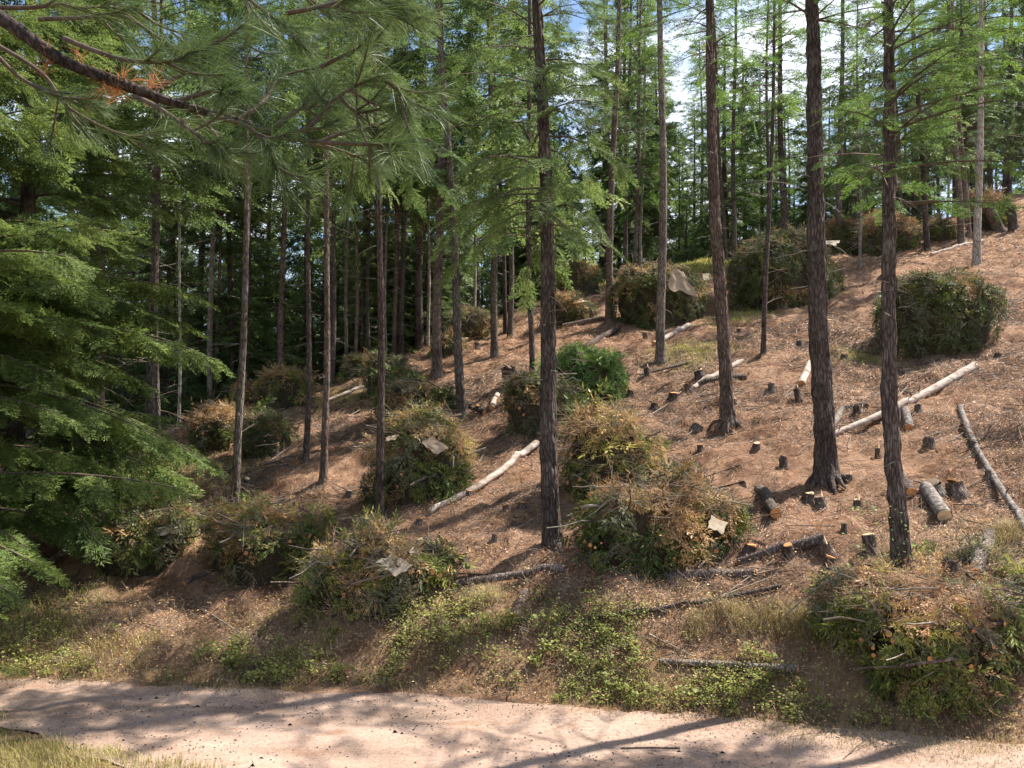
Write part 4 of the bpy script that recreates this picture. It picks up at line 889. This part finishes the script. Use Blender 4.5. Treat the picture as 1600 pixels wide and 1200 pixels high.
bigs = r.uniform(size=n) > .988; P1[bigs] = P0[bigs] + (P1[bigs] - P0[bigs]) / (L[bigs, None] + .05) * r.uniform(.5, 1.3, bigs.sum())[:, None]; P0[bigs, 2] += .02; P1[bigs, 2] = terrain(P1[bigs, 0], P1[bigs, 1]) + .03; rr_[bigs] = r.uniform(.006, .014, bigs.sum())
for mi in range(4): k = idx3 == mi; g.sticks(P0[k], P1[k], rr_[k], rr_[k] * .6, mi)
stuff(g, 'loose_twigs', [M['stick'], M['twig_grey'], M['branch'], M['bark_red']])
# dry sprays lying on the ground
Tn = templ('dry', .16); X, Y, Z = scatter(26000, (-24, 34), (9.3, 42), 22, onslope); g = Geo(); o1, o2 = [], []
for k in range(len(X)):
    a = r.uniform(0, 6.28); d = np.array([math.cos(a), math.sin(a), 0]); dz = gz(X[k] + d[0] * .2, Y[k] + d[1] * .2) - Z[k]; d[2] = dz / .2
    (o1 if r.uniform() < .86 else o2).append(place(Tn[r.integers(6)], basis(d, np.array([-.1, -.25, 1]) + r.normal(0, .15, 3)), np.array([X[k], Y[k], Z[k] + .015]), r.uniform(.14, .38)))
g.quads(np.concatenate(o1), 0); g.quads(np.concatenate(o2), 1); M['litter'] = leaf_mat('straw_litter', [(0, (.1, .052, .034)), (.35, (.36, .2, .12)), (.7, (.64, .43, .28)), (1.1, (.85, .68, .5))], .15, nscale=.8)
X, Y, Z = [np.concatenate(z_) for z_ in zip(scatter(420000, (-12, 16), (9, 24), 25, onslope), scatter(200000, (-24, 34), (20, 48), 26, onslope))]; n = len(X)
P_ = np.stack([X, Y, Z + r.uniform(.002, .03, n)], -1); D = np.stack([np.cos(a_ := r.uniform(0, 6.28, n)), np.sin(a_), r.uniform(-.15, .35, n)], -1); Ls = r.uniform(.03, .12, n) * np.clip(Y / 16, 1, 2)
D[:, 2] += (terrain(X + D[:, 0] * .1, Y + D[:, 1] * .1) - Z) / .1
g.quads(kites(P_, D, r.normal(0, .5, (n, 3)) + [0, -.3, 1], Ls, r.uniform(.004, .011, n) * np.clip(Y / 14, 1, 2.5)), 2)
stuff(g, 'needle_litter', [M['dry'], M['grey_bough'], M['litter']])
# leaf / herb plants on the bank
def plants(X, Y, Z, seed, hmax, g, mi, lsz=.03, nl=26):
    r = np.random.default_rng(seed)
    for x, y, z in zip(X, Y, Z):
        h = hmax * r.uniform(.35, 1); n = int(nl * r.uniform(.6, 1.4)); lean = r.normal(0, .35, 2)
        t = r.uniform(.15, 1, n); az = r.uniform(0, 6.28, n); rad = h * .45 * r.uniform(.1, 1, n)
        P = np.stack([x + lean[0] * h * t + np.cos(az) * rad, y + lean[1] * h * t + np.sin(az) * rad, z + h * t], -1)
        D = np.stack([np.cos(az), np.sin(az), r.uniform(-.4, .6, n)], -1); L = lsz * r.uniform(.7, 1.4, n) * r.choice([.7, 1, 1.5, 2.1], p=[.3, .4, .22, .08])
        g.quads(kites(P, D, r.normal(0, .6, (n, 3)) + [0, 0, 1], L, L * .75), mi)
        m = 5; k = r.integers(0, n, m); g.sticks(np.repeat([[x, y, z]], m, 0), P[k], .003, .0015, mi + 1)
def bankd(X, Y):
    u = Y - footY(X); return sst(-.25, .1, u) * (1 - sst(.75 + .3 * sst(0, -3, X), 1.5, u)) * np.clip(.12 + 1.9 * fbm(X * 1.1, Y * 1.3, 3, 5), .02, 1) * (1 - .85 * sst(3.6, 4.4, X)) * (.35 + .65 * sst(-6.5, -3.5, X))
X, Y, Z = scatter(15000, (-8, 7), (8, 13.5), 31, bankd); g = Geo(); plants(X, Y, Z, 1, .25, g, 0, .023, 26); stuff(g, 'roadside_undergrowth', [M['herb'], M['branch']])
# rubbly brown stems and dead herb in the bank
X, Y, Z = scatter(30000, (-9, 8), (8, 13.5), 32, lambda X, Y: sst(-.35, .15, Y - footY(X)) * (1 - sst(1.4, 2.8, Y - footY(X)))); n = len(X)
D = r.normal(0, 1, (n, 3)); D[:, 2] = abs(D[:, 2]) * .6 + .1; D = norm(D) * r.uniform(.06, .3, n)[:, None]; g = Geo(); P0 = np.stack([X, Y, Z], -1); g.sticks(P0, P0 + D, .0035, .0015, 0)
X, Y, Z = scatter(40000, (-9, 8), (8, 13.5), 35, lambda X, Y: sst(-.35, .15, Y - footY(X)) * (1 - sst(1.4, 2.8, Y - footY(X)))); n = len(X)
P0 = np.stack([X, Y, Z + r.uniform(.01, .14, n)], -1); Ls = r.uniform(.015, .05, n); g.quads(kites(P0, r.normal(0, 1, (n, 3)) * [1, 1, .4], r.normal(0, .8, (n, 3)) + [0, -.3, 1], Ls, Ls * .35), 1)
stuff(g, 'dead_stems', [M['stick'], M['dry']])
# grass
def blades(X, Y, Z, seed, h, g, mi, w=.006, lean=.5):
    r = np.random.default_rng(seed); n = len(X); az = r.uniform(0, 6.28, n); hh = h * r.uniform(.4, 1.2, n); l = lean * r.uniform(.1, 1, n) * hh
    B = np.stack([X, Y, Z], -1); d = np.stack([np.cos(az), np.sin(az), 0 * az], -1); s = np.stack([-np.sin(az), np.cos(az), 0 * az], -1) * w
    up = np.array([0, 0, 1.]); m = B + d * (l * .35)[:, None] + up * (hh * .6)[:, None]; t = B + d * l[:, None] + up * (hh * .93)[:, None]
    g.quads(np.stack([B - s, B + s, m + s * .8, m - s * .8], 1), mi); g.quads(np.stack([m - s * .8, m + s * .8, t + s * .1, t - s * .1], 1), mi)
X, Y, Z = scatter(120000, (-9, 0), (4.5, 11), 41, lambda X, Y: (Y < nearY(X) + .25 * vn(X * 3, Y * 3, 2) + .15) * np.clip(.7 + .7 * fbm(X * 1.5, Y * 1.5, 2, 8), .1, 1)); g = Geo(); hf = len(X) * 5 // 9; blades(X[:hf], Y[:hf], Z[:hf], 2, .09, g, 0, .003, .9); blades(X[hf:], Y[hf:], Z[hf:], 21, .11, g, 1, .0026, 1.2); stuff(g, 'verge_grass', [M['grass'], M['drygrass']])
X, Y, Z = scatter(150000, (-9, 9), (7, 13), 42, lambda X, Y: np.exp(-((Y - footY(X) + .05) / .3) ** 2) * np.clip(.45 + .9 * fbm(X * 1.1, Y * 1.1, 2, 18), .03, 1)); g = Geo(); blades(X, Y, Z, 3, .075, g, 0, .0022, 1.1)
X, Y, Z = scatter(26000, (2.5, 9), (6.5, 9.5), 43, lambda X, Y: np.exp(-((Y - footY(X) + .45) / .4) ** 2) * .8); blades(X, Y, Z, 4, .05, g, 0, .003, 1.3); stuff(g, 'road_edge_grass', [M['drygrass']])
X, Y, Z = scatter(60000, (-9, 8), (8, 13.5), 47, lambda X, Y: sst(-.3, .15, Y - footY(X)) * (1 - sst(.9, 2.0, Y - footY(X))) * np.clip(-.35 + 1.6 * fbm(X * 1.3, Y * 1.7, 3, 91), 0, 1) * (1 - .9 * sst(3.2, 4, X)))
g = Geo(); blades(X, Y, Z, 6, .16, g, 0, .0022, 1.4); stuff(g, 'bank_grass', [M['grass']])
tus = []
for (px, py, n) in [(1170, 985, 1), (1205, 975, 1), (1235, 985, 1), (1262, 992, 1), (1280, 1000, 1), (1250, 965, 1), (1150, 965, 1), (1560, 850, 1), (1545, 870, 1), (1575, 835, 1), (1090, 985, 1), (770, 935, 1), (740, 940, 1)]:
    c = cast(px, py); m = 300; rr2 = np.random.default_rng(px); tus.append(np.stack([c.x + rr2.normal(0, .1, m), c.y + rr2.normal(0, .07, m)], -1))
tus = np.concatenate(tus); g = Geo(); blades(tus[:, 0], tus[:, 1], terrain(tus[:, 0], tus[:, 1]), 5, .17, g, 0, .0022, 2.2); stuff(g, 'dry_grass_tussocks', [M['drygrass']])
# green ground patches
g = Geo()
for (px, py, r_, n) in [(1080, 548, 1.0, 1500), (1150, 500, .9, 900), (1190, 478, 1.2, 1300), (1060, 402, 2.5, 3500), (1100, 405, 2.5, 3500), (250, 742, 1.3, 1400), (330, 745, 1.0, 800), (540, 625, 1.2, 900), (1350, 560, .6, 600), (1440, 925, .3, 260), (60, 955, .8, 900), (30, 1000, .8, 700)]:
    c = cast(px, py)
    if c is None: continue
    rr2 = np.random.default_rng(px + py); x = c.x + rr2.normal(0, r_ * .6, n); y = c.y + rr2.normal(0, r_ * .6, n); blades(x, y, terrain(x, y), px, .12 if py > 450 else .3, g, 0, .006 if py > 450 else .02, .7)
stuff(g, 'slope_grass', [M['grass']])
# leafy shoots at the foot of the corner trunk
c = cast(1392, 905); sh = thing('leafy_shrub', 'thin green leafy shoots climbing beside the dark trunk near the corner pile', 'shrub', c)
g = Geo(); plants([0, -.08, .1, -.02], [-.1, -.12, -.15, -.12], [0, 0, 0, .25], 9, .95, g, 0, .04, 55); M['shoot'] = leaf_mat('shoot_leaves', [(0, (.08, .15, .04)), (.6, (.17, .27, .08)), (1, (.3, .4, .16))], .4)
g.build('foliage', [M['shoot'], M['branch']], sh)
# bare twig bush by the right edge
c = cast(1555, 700); sh = thing('dead_branch', 'grey leafless twiggy branch lying by the right edge above the slender mottled log', 'branch', c)
g = Geo(); rr2 = np.random.default_rng(4)
for k in range(46):
    p = np.array([rr2.uniform(-.4, .6), rr2.uniform(-.3, .3), rr2.uniform(0, .1)]); d = norm(np.array([rr2.normal(.1, .7), rr2.normal(0, .4), rr2.uniform(.05, .7)])); L = rr2.uniform(.3, .8); e = p + d * L; g.sticks([p], [e], .006, .002)
    for q in range(4): s = p + d * L * rr2.uniform(.3, .9); g.sticks([s], [s + norm(d + rr2.normal(0, .6, 3)) * L * .35], .003, .0012)
g.build('twigs', M['branch'], sh)
# pebbles, cones and bark bits on the road
r = np.random.default_rng(3)
X, Y, Z = scatter(16000, (-9, 8), (5.5, 11.5), 51, lambda X, Y: ((Y > nearY(X)) & (Y < footY(X))) * np.clip(.4 + .8 * fbm(X, Y * 2, 2, 6), .1, 1)); n = len(X); g = Geo()
s = r.uniform(.003, .013, n) * (1 + (r.uniform(size=n) > .96) * 1.5)
oct_ = np.array([[1, 0, 0], [0, 1, 0], [-1, 0, 0], [0, -1, 0], [0, 0, .8], [0, 0, -.5]]); V = oct_[None] * s[:, None, None] * r.uniform(.7, 1.3, (n, 6, 1)) + np.stack([X, Y, Z + .008], -1)[:, None]
Q = np.arange(n)[:, None, None] * 6 + np.array([[0, 1, 4, 4], [1, 2, 4, 4], [2, 3, 4, 4], [3, 0, 4, 4]])[None]
Q = np.arange(n)[:, None, None] * 6 + np.array([[0, 1, 2, 4], [2, 3, 0, 4]])[None]
g.grid(V.reshape(-1, 3), Q.reshape(-1, 4), 0, False)
stuff(g, 'gravel_stones', [M['pebble']])
X, Y, Z = scatter(40000, (-9, 8), (5.5, 11.5), 52, lambda X, Y: ((Y > nearY(X)) & (Y < footY(X))) * (.04 + .9 * np.exp(-(footY(X) - Y) / .6)) * (.4 + .6 * sst(-3, 3, X))); n = len(X)
P0 = np.stack([X, Y, Z + .012], -1); D = r.normal(0, 1, (n, 3)) * [1, 1, .12]; D = norm(D) * r.uniform(.02, .12, n)[:, None]; g = Geo(); h_ = n // 3; g.sticks(P0[:h_], P0[:h_] + D[:h_], .0018, .001, 0); g.quads(kites(P0[h_:], D[h_:], r.normal(0, .4, (n - h_, 3)) + [0, 0, 1], np.full(n - h_, .05), np.full(n - h_, .006)), 1); stuff(g, 'road_edge_litter', [M['stick'], M['litter']])
print('objects', len(bpy.data.objects), 'polys', sum(len(o.data.polygons) for o in bpy.data.objects if o.type == 'MESH'), 'unique', sum(len(m.polygons) for m in bpy.data.meshes))
